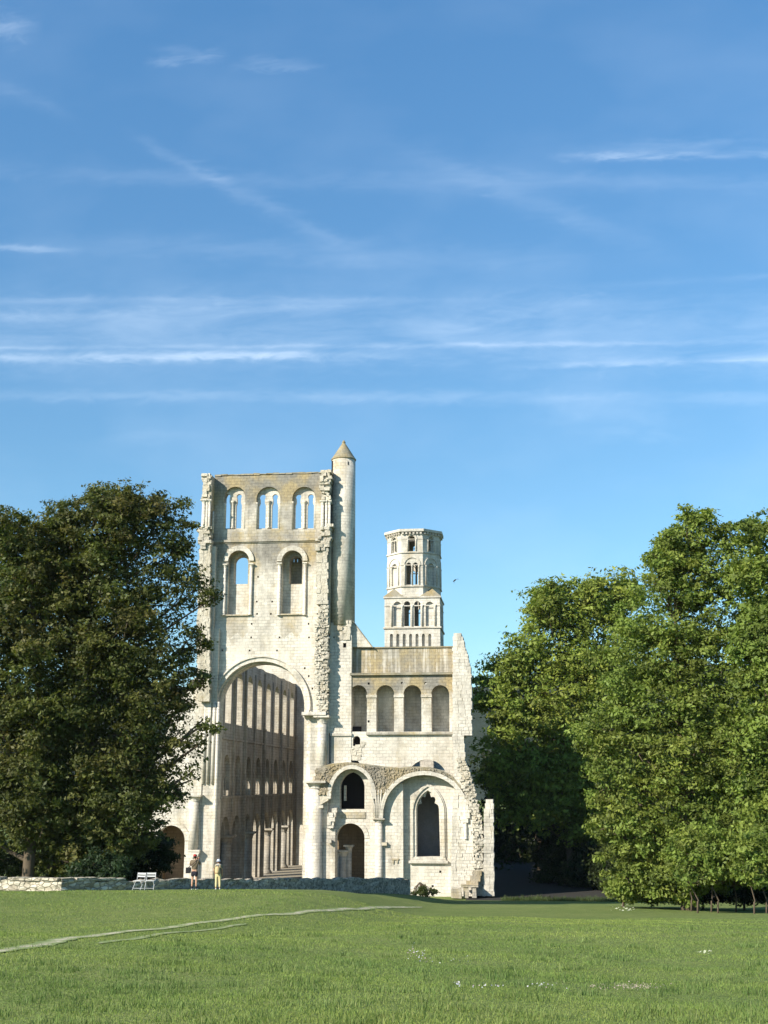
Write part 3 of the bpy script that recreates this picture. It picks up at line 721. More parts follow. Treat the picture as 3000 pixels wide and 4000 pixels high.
# Gothic window: frame, tracery, sill
gw = None
for k, (e0, e1, yf, yd) in enumerate(((.02, .24, .30, .0), (.24, .42, .16, 0), (.42, .58, .10, 0))):
    pass
mb = MB()
def gpts(e, n=14): return arch(gx0 - e, gx1 + e, gzt + e * 1.25, gzb - .0, pointed=.95, n=n)
mb.band(gpts(.30), gpts(.02), Yb - .08, Yb - .003); mb.band(gpts(.46), gpts(.302), Yb - .22, Yb - .003); mb.band(gpts(.6), gpts(.462), Yb - .12, Yb - .003)
gw = mb.build('gothic_window', M['pale'], R)
mb = MB(); mb.box(gx0 - .75, gx1 + .75, Yb - .34, Yb - .003, gzb - .58, gzb - .34); mb.slab([(gx0 - .6, gzb - .34), (gx1 + .6, gzb - .34), (gx1 + .5, gzb - .002), (gx0 - .5, gzb - .002)], y0=Yb - .16, y1=Yb - .003); mb.build('sill', M['mid'], gw)
# cusped head
mb = MB(); cx = (gx0 + gx1) / 2; ins = gpts(-.03, 14)
A = gpts(.01, 28); n_ = len(A); B = []
for i, p in enumerate(A):
    u = i / (n_ - 1); s_ = abs(math.sin(u * PI * 5)) if .06 < u < .94 else 0
    dd = .10 + (.30 * (1 - s_) if .12 < u < .88 else 0); 
    if p[1] < gzb + (gzt - gzb) * .52: dd = .05
    q = Vector((cx - p[0], (gzt - 1.5) - p[1])); q.normalize(); B.append((p[0] + q.x * dd, p[1] + q.y * dd if p[1] > gzb + .1 else p[1]))
mb.band(A, B, Yb + .22, Yb + .42); mb.build('tracery', M['pale'], gw)
# buttress strip left of the window
mb = MB(); mb.box(PX(1486, 3300, Yb), PX(1577, 3300, Yb), Yb - .62, Yb - .003, 0, PZ(3060, Yb)); mb.build('thicker_wall', M['pale'], R)
mb = MB(); mb.box(PX(1532, 3352, Yb), PX(1560, 3352, Yb), Yb - .72, Yb - .003, PZ(3357, Yb), PZ(3350, Yb)); mb.box(PX(1495, 3290, Yb), PX(1515, 3290, Yb), Yb - .95, Yb - .003, PZ(3300, Yb), PZ(3287, Yb)); mb.box(PX(1536, 3352, Yb), PX(1541, 3352, Yb), Yb - .72, Yb - .003, PZ(3371, Yb), PZ(3358, Yb)); mb.box(PX(1552, 3352, Yb), PX(1557, 3352, Yb), Yb - .72, Yb - .003, PZ(3368, Yb), PZ(3358, Yb)); mb.build('corbel_stone', M['sill'], R)
# gallery arches in front
Yq = Yb - 1.05
top = [(1236, 3012), (1262, 2992), (1300, 2983), (1360, 2977), (1430, 2984), (1500, 2994), (1560, 2999), (1620, 2994), (1680, 2996), (1730, 3010), (1766, 3030), (1800, 3070)]
def arcpx(x0, x1, yc, yspr, Y, n=16, e=1.0):
    a, b_ = PX(x0, yspr, Y), PX(x1, yspr, Y); zs = PZ(yspr, Y); zc = PZ(yc, Y, (x0 + x1) / 2); r = (b_ - a) / 2; cx = (a + b_) / 2
    return [(cx + r * math.cos(PI * i / n), zs + (zc - zs) * math.sin(PI * i / n) ** e) for i in range(n + 1)]
ra_ = arcpx(1496, 1820, 3027, 3195, Yq, 20, .9); la_ = arcpx(1292, 1456, 3003, 3120, Yq, 16, .9)
outg = [(P(x, y + random.uniform(-3, 3), Yq)) for x, y in top]
low = [(ra_[0][0] + .25, ra_[0][1])] + ra_ + [(ra_[-1][0] - .05, ra_[-1][1] - .3), (la_[0][0] + .05, ra_[-1][1] - .3)] + la_ + [P(1240, 3150, Yq)]
mb = MB(); mb.slab(outg + low, y0=Yq, y1=Yq + .6); ga = mb.build('gallery_arch', M['rubble'], R)
# moulded rims of both arches
def rim(pts, w, y0, y1):
    o = []; n = len(pts)
    for i, p in enumerate(pts):
        a, b_ = pts[max(0, i - 1)], pts[min(n - 1, i + 1)]; d = Vector((b_[0] - a[0], b_[1] - a[1])).normalized(); o.append((p[0] + d.y * w, p[1] - d.x * w))
    q = MB(); q.band(o, pts, y0, y1); return q
rim(ra_, .38, Yq - .14, Yq - .003).build('arch_rim', M['pale'], ga); rim(la_, .36, Yq - .14, Yq - .003).build('arch_rim', M['pale'], ga)
# brown rubble fill of the vault between the arches, and its top
def interp_top(px): return float(np.interp(px, [q[0] for q in top], [q[1] for q in top]))
def arc_top(px):
    best = 1e9
    x = PX(px, 3100, Yq)
    for arr, w in ((ra_, .38), (la_, .36)):
        xs_ = [p[0] for p in arr][::-1]; z_ = [p[1] for p in arr][::-1]
        if xs_[0] - .2 < x < xs_[-1] + .2:
            return np.interp(x, xs_, z_) + w + .05
    return PZ(3110, Yq)
mb = MB()
for px in np.arange(1240, 1770, 5):
    zt_ = PZ(interp_top(px) + 4, Yq, px); zb_ = max(arc_top(px), PZ(3105, Yq)); z = zb_
    while z < zt_ - .08:
        h = min(random.uniform(.09, .22), zt_ - z); x = PX(px, 3050, Yq)
        mb.box(x, x + .135, Yq - random.uniform(.02, .16), Yq - .003, z, z + h, .03); z += h
mb.build('rubble_fill', M['rubble_brown'], ga)
mb = MB(); vs = [P(x, y, Yq) for x, y in top]
for i in range(len(vs) - 1):
    (xa, za), (xb, zb_) = vs[i], vs[i + 1]
    mb.add([(xa, Yq - .08, za), (xb, Yq - .08, zb_), (xb, Yb - .01, zb_ - .1), (xa, Yb - .01, za - .1), (xa, Yq - .08, za - .28), (xb, Yq - .08, zb_ - .28), (xb, Yb - .01, zb_ - .45), (xa, Yb - .01, za - .45)],
           [(0, 1, 2, 3), (4, 7, 6, 5), (0, 4, 5, 1), (3, 2, 6, 7), (0, 3, 7, 4), (1, 5, 6, 2)])
mb.build('vault_slab', M['roofstone'], R)
xc0, xc1 = PX(1463, 3300, Yq), PX(1494, 3300, Yq)
column(R, (xc0 + xc1) / 2, Yq + .34, 0, PZ(3196, Yq), (xc1 - xc0) / 2, M['mid'], 'column', .4)
mb = MB(); cxm = (xc0 + xc1) / 2
for d0, d1 in ((-.34, -.75), (-.17, -.3), (0, 0), (.17, .3), (.34, .75)):
    mb.tube([(cxm + d0 * .8, Yq - .02, PZ(3197, Yq)), (cxm + d0, Yq - .06, PZ(3150, Yq)), (cxm + d1 * .85, Yq - .08, PZ(3105, Yq)), (cxm + d1, Yq - .1, PZ(3085, Yq))], [.1, .1, .085, .06], 8)
mb.build('vault_ribs', M['pale'], ga, True)
# left end of the gallery on its corbel
mb = MB(); rubble(mb, [(3005, 1232, 1272), (3030, 1229, 1266), (3070, 1230, 1262)], Yq - .1, 1.0, jx=.06, jy=.12, course=.24); mb.build('broken_masonry', M['rubble_brown'], R)
mb = MB()
for p in (1236, 1246, 1256): mb.lathe(PX(p, 3110, Yq), Yq + .2, [(.10, PZ(3150, Yq)), (.12, PZ(3080, Yq)), (.22, PZ(3068, Yq))], 10)
mb.box(PX(1229, 3150, Yq), PX(1262, 3150, Yq), Yq - .1, Yq + .6, PZ(3156, Yq), PZ(3146, Yq)); mb.build('corbel', M['pale'], R)
mb = MB(); rubble(mb, [(3170, 1296, 1314), (3188, 1280, 1310), (3235, 1278, 1300)], Yb - .9, .9, jx=.04, jy=.05, course=.35); mb.box(PX(1266, 3300, Yb), PX(1312, 3300, Yb), Yb - .5, Yb - .003, 0, PZ(3236, Yb)); mb.box(PX(1286, 3285, Yb), PX(1300, 3285, Yb), Yb - 1.0, Yb - .6, PZ(3292, Yb), PZ(3278, Yb)); mb.build('broken_pier', M['mid'], R)
# end wall broken off to a pier, ragged on its right
Yp = Yb - 1.1
mb = MB(); rubble(mb, [(2478, 1770, 1802), (2500, 1769, 1808), (2530, 1768, 1818), (2570, 1768, 1830), (2620, 1768, 1842), (2740, 1767, 1842), (2866, 1766, 1843), (2872, 1766, 1814), (2960, 1768, 1816), (3000, 1770, 1826), (3080, 1772, 1845)], Yp, 2.4, course=.36, jx=.07, jy=.012, j=.008, stone_w=.62)
ep = mb.build('end_pier', M['pale'], R)
mb = MB(); rubble(mb, [(2960, 1782, 1818), (3010, 1790, 1832), (3075, 1806, 1850), (3135, 1822, 1864), (3190, 1842, 1884), (3300, 1850, 1888), (3500, 1856, 1890)], Yp - .2, 2.2, course=.22, jx=.12, jy=.11, stone_w=.32, j=.035); mb.build('broken_masonry', M['rubble'], R)
mb = MB(); rubble(mb, [(3075, 1775, 1812), (3135, 1768, 1826), (3190, 1765, 1846), (3500, 1760, 1860)], Yp + .1, 1.6, course=.34, jx=.05, jy=.03, j=.012, stone_w=.6); mb.build('low_wall', M['pale'], R)
mb = MB(); sx = PX(1818, 3150, Yp); mb.lathe(sx, Yp + .05, [(.16, PZ(3275, Yp)), (.15, PZ(3120, Yp))], 10); mb.box(sx - .3, sx + .25, Yp - .15, Yp + .3, PZ(3212, Yp), PZ(3196, Yp)); mb.build('wall_shaft', M['pale'], R)
mb = MB(); rubble(mb, [(3130, 1898, 1926), (3160, 1890, 1928), (3500, 1886, 1930)], Yp - .3, 2.5, course=.4, jx=.05, jy=.03, j=.015, stone_w=.7); mb.build('buttress', M['mid'], R)
mb = MB(); mb.tube([(PX(1812, 2880, Yp) + .4 * math.cos(a), Yp + .6, PZ(2910, Yp) + .75 * math.sin(a)) for a in np.linspace(PI, PI * .35, 7)], .12, 6); mb.build('broken_arch', M['stained'], R)

# gable slope between turret and transept
Yg = Y0 - .02
mb = MB(); mb.slab([P(1350, 2527.5, Yg), P(1452, 2527.5, Yg), P(1374, 2424, Yg), P(1350, 2424, Yg)], y0=Yg, y1=Yg + .6); mb.build('gable', M['pale'], R)
mb = MB(); mb.slab([P(1374, 2424, Yg), P(1456, 2532, Yg), P(1456, 2527, Yg), P(1374, 2418, Yg)], y0=Yg - .08, y1=Yg + .7); mb.build('gable_coping', M['roofstone'], R)

# stone blocks at the foot of the pier
def blk(name, label, boxes, mat, cat='stone', grp=None):
    x0 = boxes[0][0]; xw = PX(x0, 3490, Yp - 1.2); t_ = thing(name, label, cat, (xw, Yp - 1.2, gz(xw, Yp - 1.2)), grp)
    for nm, bs in (('block', boxes[:1]), ('base', boxes[1:])):
        if not bs: continue
        q = MB()
        for (a, b_, yt, yb, y0, y1) in bs:
            q.box(PX(a, yb, Yp - 1), PX(b_, yb, Yp - 1), Yp + y0, Yp + y1, PZ(yb, Yp - 1, a), PZ(yt, Yp - 1, a), .03)
        q.build(nm, mat, t_)
    return t_
blk('stone_bench', 'grey stone slab bench on two blocks at the foot of the broken pier', [(1800, 1868, 3455, 3463, -1.5, -.6), (1812, 1830, 3463.2, 3506, -1.4, -.7), (1846, 1862, 3463.2, 3506, -1.4, -.7)], M['stained'], 'bench')
blk('fallen_stone', 'low rounded grey stone block just left of the stone bench', [(1764, 1803, 3470, 3506, -1.7, -.9)], M['stained'], 'stone')
t_ = thing('stone_steps', 'broken stone steps climbing right along the foot of the pier', 'steps', (PX(1840, 3450, Yp - .6), Yp - .6, 0))
for k, (a, b_, yt) in enumerate(((1822, 1868, 3440), (1836, 1876, 3420), (1846, 1880, 3400))):
    q = MB(); q.box(PX(a, yt, Yp - .5), PX(b_, yt, Yp - .5), Yp - .8 + k * .12, Yp - .27, PZ(yt + 22, Yp - .5, a), PZ(yt, Yp - .5, a), .03); q.build('step', M['rubble_brown'], t_)

# ------------------------------------------------------------------ LEFT CHAPEL / SOUTH TRANSEPT
L = thing('ruined_chapel', 'pale ruined chapel wall with round doorway half hidden by the big tree', 'chapel', (PX(660, 3300, Y0), Y0, 0))
Yl = Y0 - .6
x0, x1 = PX(525, 3200, Yl), PX(783, 3200, Yl)
H = [archpx(609, 720, 3224, 3460, Yl), archpx(655, 700, 2720, 2790, Yl)]
tp = [(x1, PZ(2650, Yl)), (x1 - 1.0, PZ(2640, Yl)), (x1 - 2.4, PZ(2700, Yl)), (x1 - 3.6, PZ(2850, Yl)), (x1 - 5, PZ(2960, Yl)), (x0, PZ(3090, Yl))]
mb = MB(); mb.slab([(x0, 0), (x1, 0)] + tp, H, y0=Yl, y1=Yl + 1.0); lw = mb.build('wall', M['pale'], L)
mb = MB(); a, b_, zt_, zb_ = rect_px(609, 720, 3224, 3460, Yl); mb.ring((a + b_) / 2, zt_ - (b_ - a) / 2, (b_ - a) / 2 + .003, (b_ - a) / 2 + .5, Yl - .08, Yl - .003, n=20); mb.build('door_arch', M['pale'], lw)
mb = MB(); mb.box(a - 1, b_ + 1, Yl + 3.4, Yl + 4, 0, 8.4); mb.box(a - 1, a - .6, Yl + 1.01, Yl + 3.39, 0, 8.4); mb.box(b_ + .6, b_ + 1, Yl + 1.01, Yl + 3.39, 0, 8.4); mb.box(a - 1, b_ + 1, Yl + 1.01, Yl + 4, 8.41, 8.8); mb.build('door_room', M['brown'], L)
for p0, p1, yt, yb in ((538, 570, 3137, 3440), (740, 778, 3105, 3322)):
    xa, xb = PX(p0, 3200, Yl), PX(p1, 3200, Yl); column(L, (xa + xb) / 2, Yl - .1, 0 if yb > 3400 else PZ(yb, Yl), PZ(yt, Yl), (xb - xa) / 2, M['pale'], 'half_column', .6, base=yb > 3400)
mb = MB(); xa, xb = PX(738, 3340, Yl), PX(782, 3340, Yl); mb.slab([(xa + .3, PZ(3352, Yl)), (xb - .2, PZ(3352, Yl)), (xb + .05, PZ(3330, Yl)), (xa, PZ(3330, Yl))], y0=Yl - .5, y1=Yl - .003); mb.box(xa, xb + .05, Yl - .55, Yl - .003, PZ(3330, Yl) + .002, PZ(3322, Yl)); mb.box(xa - .4, xb - .2, Yl - .25, Yl - .003, 0, PZ(3355, Yl)); mb.build('corbel', M['pale'], L)

# ------------------------------------------------------------------ BELL TOWER
Y2 = 160.0
B = thing('bell_tower', 'pale octagonal bell tower on a square base rising behind the transept', 'bell tower', (PX(1610, 2500, Y2), Y2 + 3.6, 0))
qx0, qx1 = PX(1502, 2450, Y2), PX(1719, 2450, Y2); side = qx1 - qx0; qcx = (qx0 + qx1) / 2; qcy = Y2 + side / 2
Z2 = lambda py: PZ(py, Y2, 1610)
zsq = Z2(2333)
X2 = lambda px, py: PX(px, py, Y2)
def bh(a, b_, yt, yb): return archpx(a, b_, yt, yb, Y2)
rel = lambda pts: [(p[0] - qcx, p[1]) for p in pts]
hC = [bh(1578, 1602, 2348, 2446), bh(1618, 1642, 2348, 2446)]
hB = [bh(1537, 1567, 2350, 2446), bh(1663, 1694, 2350, 2446)]
hD = [bh(1528 + 25 * i - 5, 1528 + 25 * i + 7, 2476, 2540) for i in range(7)]
sqo = [(-side / 2, 0), (side / 2, 0), (side / 2, zsq), (-side / 2, zsq)]
dirs = [((1, 0), (0, -1)), ((0, 1), (1, 0)), ((-1, 0), (0, 1)), ((0, -1), (-1, 0))]
mb = MB()
for i, (u, n_) in enumerate(dirs):
    O = (qcx + n_[0] * side / 2, qcy + n_[1] * side / 2)
    sh = 0 if i % 2 == 0 else .702
    so = [(-side / 2 + sh, 0), (side / 2 - sh, 0), (side / 2 - sh, zsq), (-side / 2 + sh, zsq)]
    mb.slab(so, [rel(h) for h in hC + hB + hD], y0=0, y1=.35, frame=(O, u, (-n_[0], -n_[1])))
    mb.slab(so, [rel(h) for h in hC], y0=.352, y1=.7, frame=(O, u, (-n_[0], -n_[1])))
sq = mb.build('square_stage', M['tower'], B)
mb = MB()
def hband(mb, s0, z0, z1, p):     # square band round the tower
    s_ = s0 / 2 + p; t_ = s0 / 2 + .002
    mb.box(qcx - s_, qcx + s_, qcy - s_, qcy - t_, z0, z1); mb.box(qcx - s_, qcx + s_, qcy + t_, qcy + s_, z0, z1)
    mb.box(qcx - s_, qcx - t_, qcy - t_, qcy + t_, z0, z1); mb.box(qcx + t_, qcx + s_, qcy - t_, qcy + t_, z0, z1)
hband(mb, side, Z2(2455), Z2(2449), .16); mb.build('string_course', M['mid'], sq); mb = MB(); hband(mb, side, Z2(2336), Z2(2330), .14); hband(mb, side, Z2(2368), Z2(2364), .05)
mb.build('string_course', M['mid'], sq)
for a in (1530, 1571, 1610, 1649, 1700):
    mb = MB(); x = X2(a, 2400); mb.lathe(x, Y2 - .02, [(.14, Z2(2446)), (.13, Z2(2372)), (.22, Z2(2364))], 10); mb.build('shaft', M['pale'], sq, True)
# octagon
ap = side / 2 * .955; so_ = ap * math.tan(PI / 8)
zo0, zs1, zs2, zo1 = zsq - .3, Z2(2289), Z2(2157), Z2(2076)
zmidB = Z2(2206)
mb = MB(); frames = []
for k in range(8):
    a = -PI / 2 + k * PI / 4; n_ = (math.cos(a), math.sin(a)); u = (-n_[1], n_[0]); frames.append((n_, u))
    O = (qcx + n_[0] * ap, qcy + n_[1] * ap)
    Hh = []
    zt_, zb_ = Z2(2196), Z2(2283)
    if k % 2 == 0: Hh += [arch(-.78, -.10, zt_, zb_, n=8), arch(.10, .78, zt_, zb_, n=8)]
    else: Hh += [arch(-.6, .6, zt_, zb_, n=10)]
    zt2, zb2 = Z2(2092), Z2(2152); Hh += [arch(-.42, .42, zt2, zb2, n=8)]
    oo = [(-so_ + .001, zo0), (so_ - .001, zo0), (so_ - .001, zo1), (-so_ + .001, zo1)]
    mb.slab(oo, Hh, y0=0, y1=.3, frame=(O, u, (-n_[0], -n_[1])))
    i2 = .3 * math.tan(PI / 8)
    oo2 = [(-so_ + i2, zo0), (so_ - i2, zo0), (so_ - i2, zo1), (-so_ + i2, zo1)]
    mb.slab(oo2, Hh if k in (0, 4, 2, 6) else [arch(-.25, .25, zt2 - .2, zb2 + .2, n=6)], y0=.302, y1=.6, frame=(O, u, (-n_[0], -n_[1])))
oc = mb.build('octagon_stage', M['tower'], B)
def oband(mb, z0, z1, p, inner=.002):
    for n_, u in frames:
        O = (qcx + n_[0] * ap, qcy + n_[1] * ap); s1 = (ap + p) * math.tan(PI / 8); s0 = (ap + inner) * math.tan(PI / 8)
        q = [(-s0, inner), (s0, inner), (s1, p), (-s1, p)]
        vs = [(O[0] + u[0] * a + n_[0] * d, O[1] + u[1] * a + n_[1] * d, z) for z in (z0, z1) for a, d in q]
        mb.add(vs, [(3, 2, 1, 0), (4, 5, 6, 7), (0, 1, 5, 4), (1, 2, 6, 5), (2, 3, 7, 6), (3, 0, 4, 7)])
mb = MB(); oband(mb, zs1 - .08, zs1 + .1, .16); oband(mb, zs2 - .08, zs2 + .1, .14); oband(mb, zmidB - .06, zmidB + .06, .06); oband(mb, Z2(2105) - .05, Z2(2105) + .05, .05)
mb.build('string_course', M['mid'], oc)
mb = MB(); oband(mb, zo1 - .02, zo1 + .32, .42)
for n_, u in frames:
    for k in range(6):
        s_ = -so_ + (k + .5) * so_ * 2 / 6; cx_, cy_ = qcx + n_[0] * (ap + .17) + u[0] * s_, qcy + n_[1] * (ap + .17) + u[1] * s_
        mb.box(cx_ - .13, cx_ + .13, cy_ - .13, cy_ + .13, zo1 - .34, zo1 - .022)
mb.build('cornice', M['pale'], oc)
# roof deck inside
mb = MB(); mb.lathe(qcx, qcy, [(ap * 1.0, zo1 + .1), (.1, zo1 + .3)], 8, PI / 8, 2 * PI + PI / 8); mb.build('roof', M['roofstone'], oc)
for n_, u in frames:
    O = (qcx + n_[0] * (ap + .04), qcy + n_[1] * (ap + .04))
    for s_ in (-.95, 0, .95):
        if s_ == 0 and abs(n_[0] * n_[1]) > .1: continue
        mb = MB(); mb.lathe(O[0] + u[0] * s_, O[1] + u[1] * s_, [(.1, Z2(2283)), (.09, Z2(2212)), (.16, Z2(2206))], 8); mb.build('shaft', M['pale'], oc, True)
    for s_ in (-.55, .55): mb = MB(); mb.lathe(O[0] + u[0] * s_, O[1] + u[1] * s_, [(.08, Z2(2152)), (.08, Z2(2112)), (.13, Z2(2106))], 8); mb.build('shaft', M['pale'], oc, True)
for n_, u in frames:
    O = Vector((qcx + n_[0] * ap, qcy + n_[1] * ap))
    for zc, r0, r1 in ((Z2(2206), .98, 1.16), (Z2(2105), .55, .7)):
        N_ = 12; vs = []; mb = MB()
        for d in (.0, .1):
            for r in (r0, r1):
                for i in range(N_ + 1):
                    a = PI * i / N_; s_ = r * math.cos(a); vs.append((O.x + u[0] * s_ + n_[0] * (d + .003), O.y + u[1] * s_ + n_[1] * (d + .003), zc + r * math.sin(a)))
        K = N_ + 1; fs = []
        for i in range(N_):
            fs += [(2 * K + i, 2 * K + i + 1, 3 * K + i + 1, 3 * K + i), (i, K + i, K + i + 1, i + 1), (K + i, 3 * K + i, 3 * K + i + 1, K + i + 1), (i, i + 1, 2 * K + i + 1, 2 * K + i)]
        mb.add(vs, fs); mb.build('window_hood', M['pale'], oc)
# corner broaches
h2 = side / 2
for sx_, sy_ in ((1, 1), (1, -1), (-1, 1), (-1, -1)):
    mb = MB(); tz = Z2(2291); e = .14
    c0 = (qcx + sx_ * (h2 + e), qcy + sy_ * (h2 + e), zsq + .12); c1 = (qcx + sx_ * (h2 + e), qcy + sy_ * so_ * .75, zsq + .12); c2 = (qcx + sx_ * so_ * .75, qcy + sy_ * (h2 + e), zsq + .12)
    c3 = (qcx + sx_ * ap * .64, qcy + sy_ * ap * .64, zsq + .12); tpz = (qcx + sx_ * ap * .69, qcy + sy_ * ap * .69, tz)
    mb.add([c0, c1, c2, c3, tpz], [(0, 1, 3, 2), (0, 4, 1), (0, 2, 4), (1, 4, 3), (2, 3, 4)]); mb.build('broach', M['roofstone'], B)

# ------------------------------------------------------------------ LOW WALL
wp = [(-260, 67.0, 3436, 3512), (-20, 66.0, 3436, 3508), (237, 64.8, 3440, 3513), (330, 66.0, 3439, 3506), (480, 67.6, 3438, 3498), (640, 69.5, 3435, 3496), (760, 72.5, 3434, 3492), (900, 77.0, 3436, 3489), (1060, 82, 3434, 3488), (1250, 89, 3432, 3487), (1420, 96, 3430, 3488), (1520, 101, 3430, 3492), (1590, 105.5, 3434, 3496)]
W = thing('low_stone_wall', 'low ruined stone wall, sunlit at left and dark flint in shade at right, ringing the church lawn', 'wall', (PX(640, 3490, 69.5), 69.5, gz(PX(640, 3490, 69.5), 69.5)))
def dense(lo, hi, step=.5):
    pts = []
    for i in range(lo, hi):
        a, c = wp[i], wp[i + 1]; xa, xc = PX(a[0], 3470, a[1]), PX(c[0], 3470, c[1]); n_ = max(2, int(math.hypot(xc - xa, c[1] - a[1]) / step))
        for k in range(n_ + (1 if i == hi - 1 else 0)):
            u = k / n_; y = a[1] + (c[1] - a[1]) * u; x = xa + (xc - xa) * u; pxx = a[0] + (c[0] - a[0]) * u; pt_ = a[2] + (c[2] - a[2]) * u
            pts.append((x, y, PZ(pt_, y, pxx), gz(x, y) - .25))
    return pts
def wall_run(name, lo, hi, mat, cop):
    pts = dense(lo, hi); n_ = len(pts); vs = []; nr = []
    for i in range(n_):
        d = Vector((pts[min(i + 1, n_ - 1)][0] - pts[max(i - 1, 0)][0], pts[min(i + 1, n_ - 1)][1] - pts[max(i - 1, 0)][1])).normalized(); nr.append((d.y, -d.x))
    rows = 5
    for i, p in enumerate(pts):
        zt_ = p[2] + random.uniform(-.09, .09)
        prof = []
        for r in range(rows + 1):
            z = p[3] + (zt_ - p[3]) * r / rows; prof.append((.25 + random.uniform(-.07, .07), z))
        prof += [(0, zt_ + .02), (-.25, zt_ - .03), (-.28, p[3])]
        vs += [(p[0] + nr[i][0] * q[0], p[1] + nr[i][1] * q[0], q[1]) for q in prof]
    K = rows + 4; fs = [(i * K + j, i * K + j + 1, (i + 1) * K + j + 1, (i + 1) * K + j) for i in range(n_ - 1) for j in range(K - 1)]
    fs += [tuple(range(K)), tuple(range((n_ - 1) * K, n_ * K))[::-1]]
    mb = MB(); mb.add(vs, fs); o = mb.build(name, mat, W)
    if cop:
        c = MB()
        for i in range(n_ - 1):
            p, q = pts[i], pts[i + 1]; nx, ny = nr[i]; h = random.uniform(.05, .12)
            if random.random() < cop: continue
            z0, z1 = max(p[2], q[2]) + .0, max(p[2], q[2]) + h + .03; g = .02
            ux, uy = (q[0] - p[0]), (q[1] - p[1])
            A_ = [(p[0] + ux * g, p[1] + uy * g), (q[0] - ux * g, q[1] - uy * g)]
            b4 = [(A_[0][0] + nx * .32, A_[0][1] + ny * .32), (A_[1][0] + nx * .32, A_[1][1] + ny * .32), (A_[1][0] - nx * .3, A_[1][1] - ny * .3), (A_[0][0] - nx * .3, A_[0][1] - ny * .3)]
            c.add([(x, y, z) for z in (z0, z1) for x, y in b4], [(3, 2, 1, 0), (4, 5, 6, 7), (0, 1, 5, 4), (1, 2, 6, 5), (2, 3, 7, 6), (3, 0, 4, 7)])
        c.build('coping', mat, o)
wall_run('pale_section', 0, 4, M['flint_pale'], .1)
wall_run('flint_section', 4, 12, M['flint'], 0)

# ------------------------------------------------------------------ TREES
def leaf_cloud(cents, radii, n, size, cols, clump=1.0, per=130, seed=0, fill=.10, stray=.16):
    """leaves gathered on boughs: each blob of the crown carries many domed boughs, leaves sit on their upper and outer skin"""
    g = np.random.default_rng(seed); C = np.asarray(cents, float); Rr = np.asarray(radii, float)
    w = Rr ** 2; w /= w.sum(); nc = max(8, int(n * (1 - fill) / per))
    bi = g.choice(len(C), nc, p=w); d = g.normal(size=(nc, 3)); d /= np.linalg.norm(d, axis=1)[:, None]
    rr = Rr[bi] * (.58 + .47 * g.random(nc) ** .7); st = g.random(nc) < stray; rr[st] = Rr[bi][st] * g.uniform(1.05, 1.28, st.sum())
    cc = C[bi] + d * rr[:, None] * np.array([1, 1, .95])
    keep = np.ones(nc, bool)
    for c, r in zip(C, Rr): keep &= ~((np.linalg.norm((cc - c), axis=1) < .5 * r) & (g.random(nc) < .8))
    cc = cc[keep]; d = d[keep]; bi = bi[keep]; st = st[keep]; nc = len(cc)
    cs = np.minimum(clump, .55 * Rr[bi]) * (.35 + 1.15 * g.random(nc) ** 1.4); cs[st] *= .6
    ns = max(3, per // 9); e = g.normal(size=(nc, ns, 3)) + (d * .55 + np.array([0, 0, .45]))[:, None]; e /= np.linalg.norm(e, axis=2)[..., None]; sd_ = (.35 + .75 * g.random((nc, ns)) ** .5); e = np.repeat(e, -(-per // ns), 1)[:, :per]; sd_ = np.repeat(sd_, -(-per // ns), 1)[:, :per]
    ax_ = g.normal(size=(nc, 3)) * .22                       # every bough leans and stretches its own way
    st_ = 1 + .5 * g.random((nc, 1, 3)) * np.array([1, 1, -.5])
    L = e * (cs[:, None] * sd_)[..., None] * st_ + g.normal(size=(nc, per, 3)) * (size * np.array([1.5, 1.5, .75])) + e[..., :1] * cs[:, None, None] * ax_[:, None]
    p = (cc[:, None] + L).reshape(-1, 3); out = e.reshape(-1, 3)
    m = int(n * fill); fb = g.choice(len(C), m, p=w); q = g.normal(size=(m, 3)); q /= np.linalg.norm(q, axis=1)[:, None]
    fp = C[fb] + q * (Rr[fb] * .85 * g.random(m) ** .5)[:, None]
    p = np.concatenate([p, fp]); out = np.concatenate([out, q]); N_ = len(p)
    nrm = g.normal(size=(N_, 3)) * .55 + out * .75 + np.array([0, 0, .35]); nrm /= np.linalg.norm(nrm, axis=1)[:, None]
    ax = np.cross(nrm, g.normal(size=(N_, 3))); ax /= np.linalg.norm(ax, axis=1)[:, None]; bx = np.cross(nrm, ax)
    s = size * (.5 + .95 * g.random(N_) ** 1.5)[:, None]
    v = np.stack([p - ax * s, p + bx * s * .5 - nrm * s * .15, p + ax * s, p - bx * s * .5 - nrm * s * .15], 1).reshape(-1, 3)
    f = np.arange(N_ * 4).reshape(-1, 4)
    K = np.asarray(cols, float); kb = g.random((len(C), len(K))) ** 3; kc = g.random((nc, len(K))) ** 4
    wt = kb[bi] * .6 + kc; wt /= wt.sum(1)[:, None]; cl = np.repeat(wt @ K, per, 0); wf = kb[fb] + .05; wf /= wf.sum(1)[:, None]
    dk = np.where(g.random(nc) < .3, .62, 1.0); cl *= np.repeat(dk, per)[:, None]
    cl = np.concatenate([cl, wf @ K * .8]) * (.75 + .5 * g.random(N_))[:, None]
    return v, f, np.repeat(cl, 4, 0)

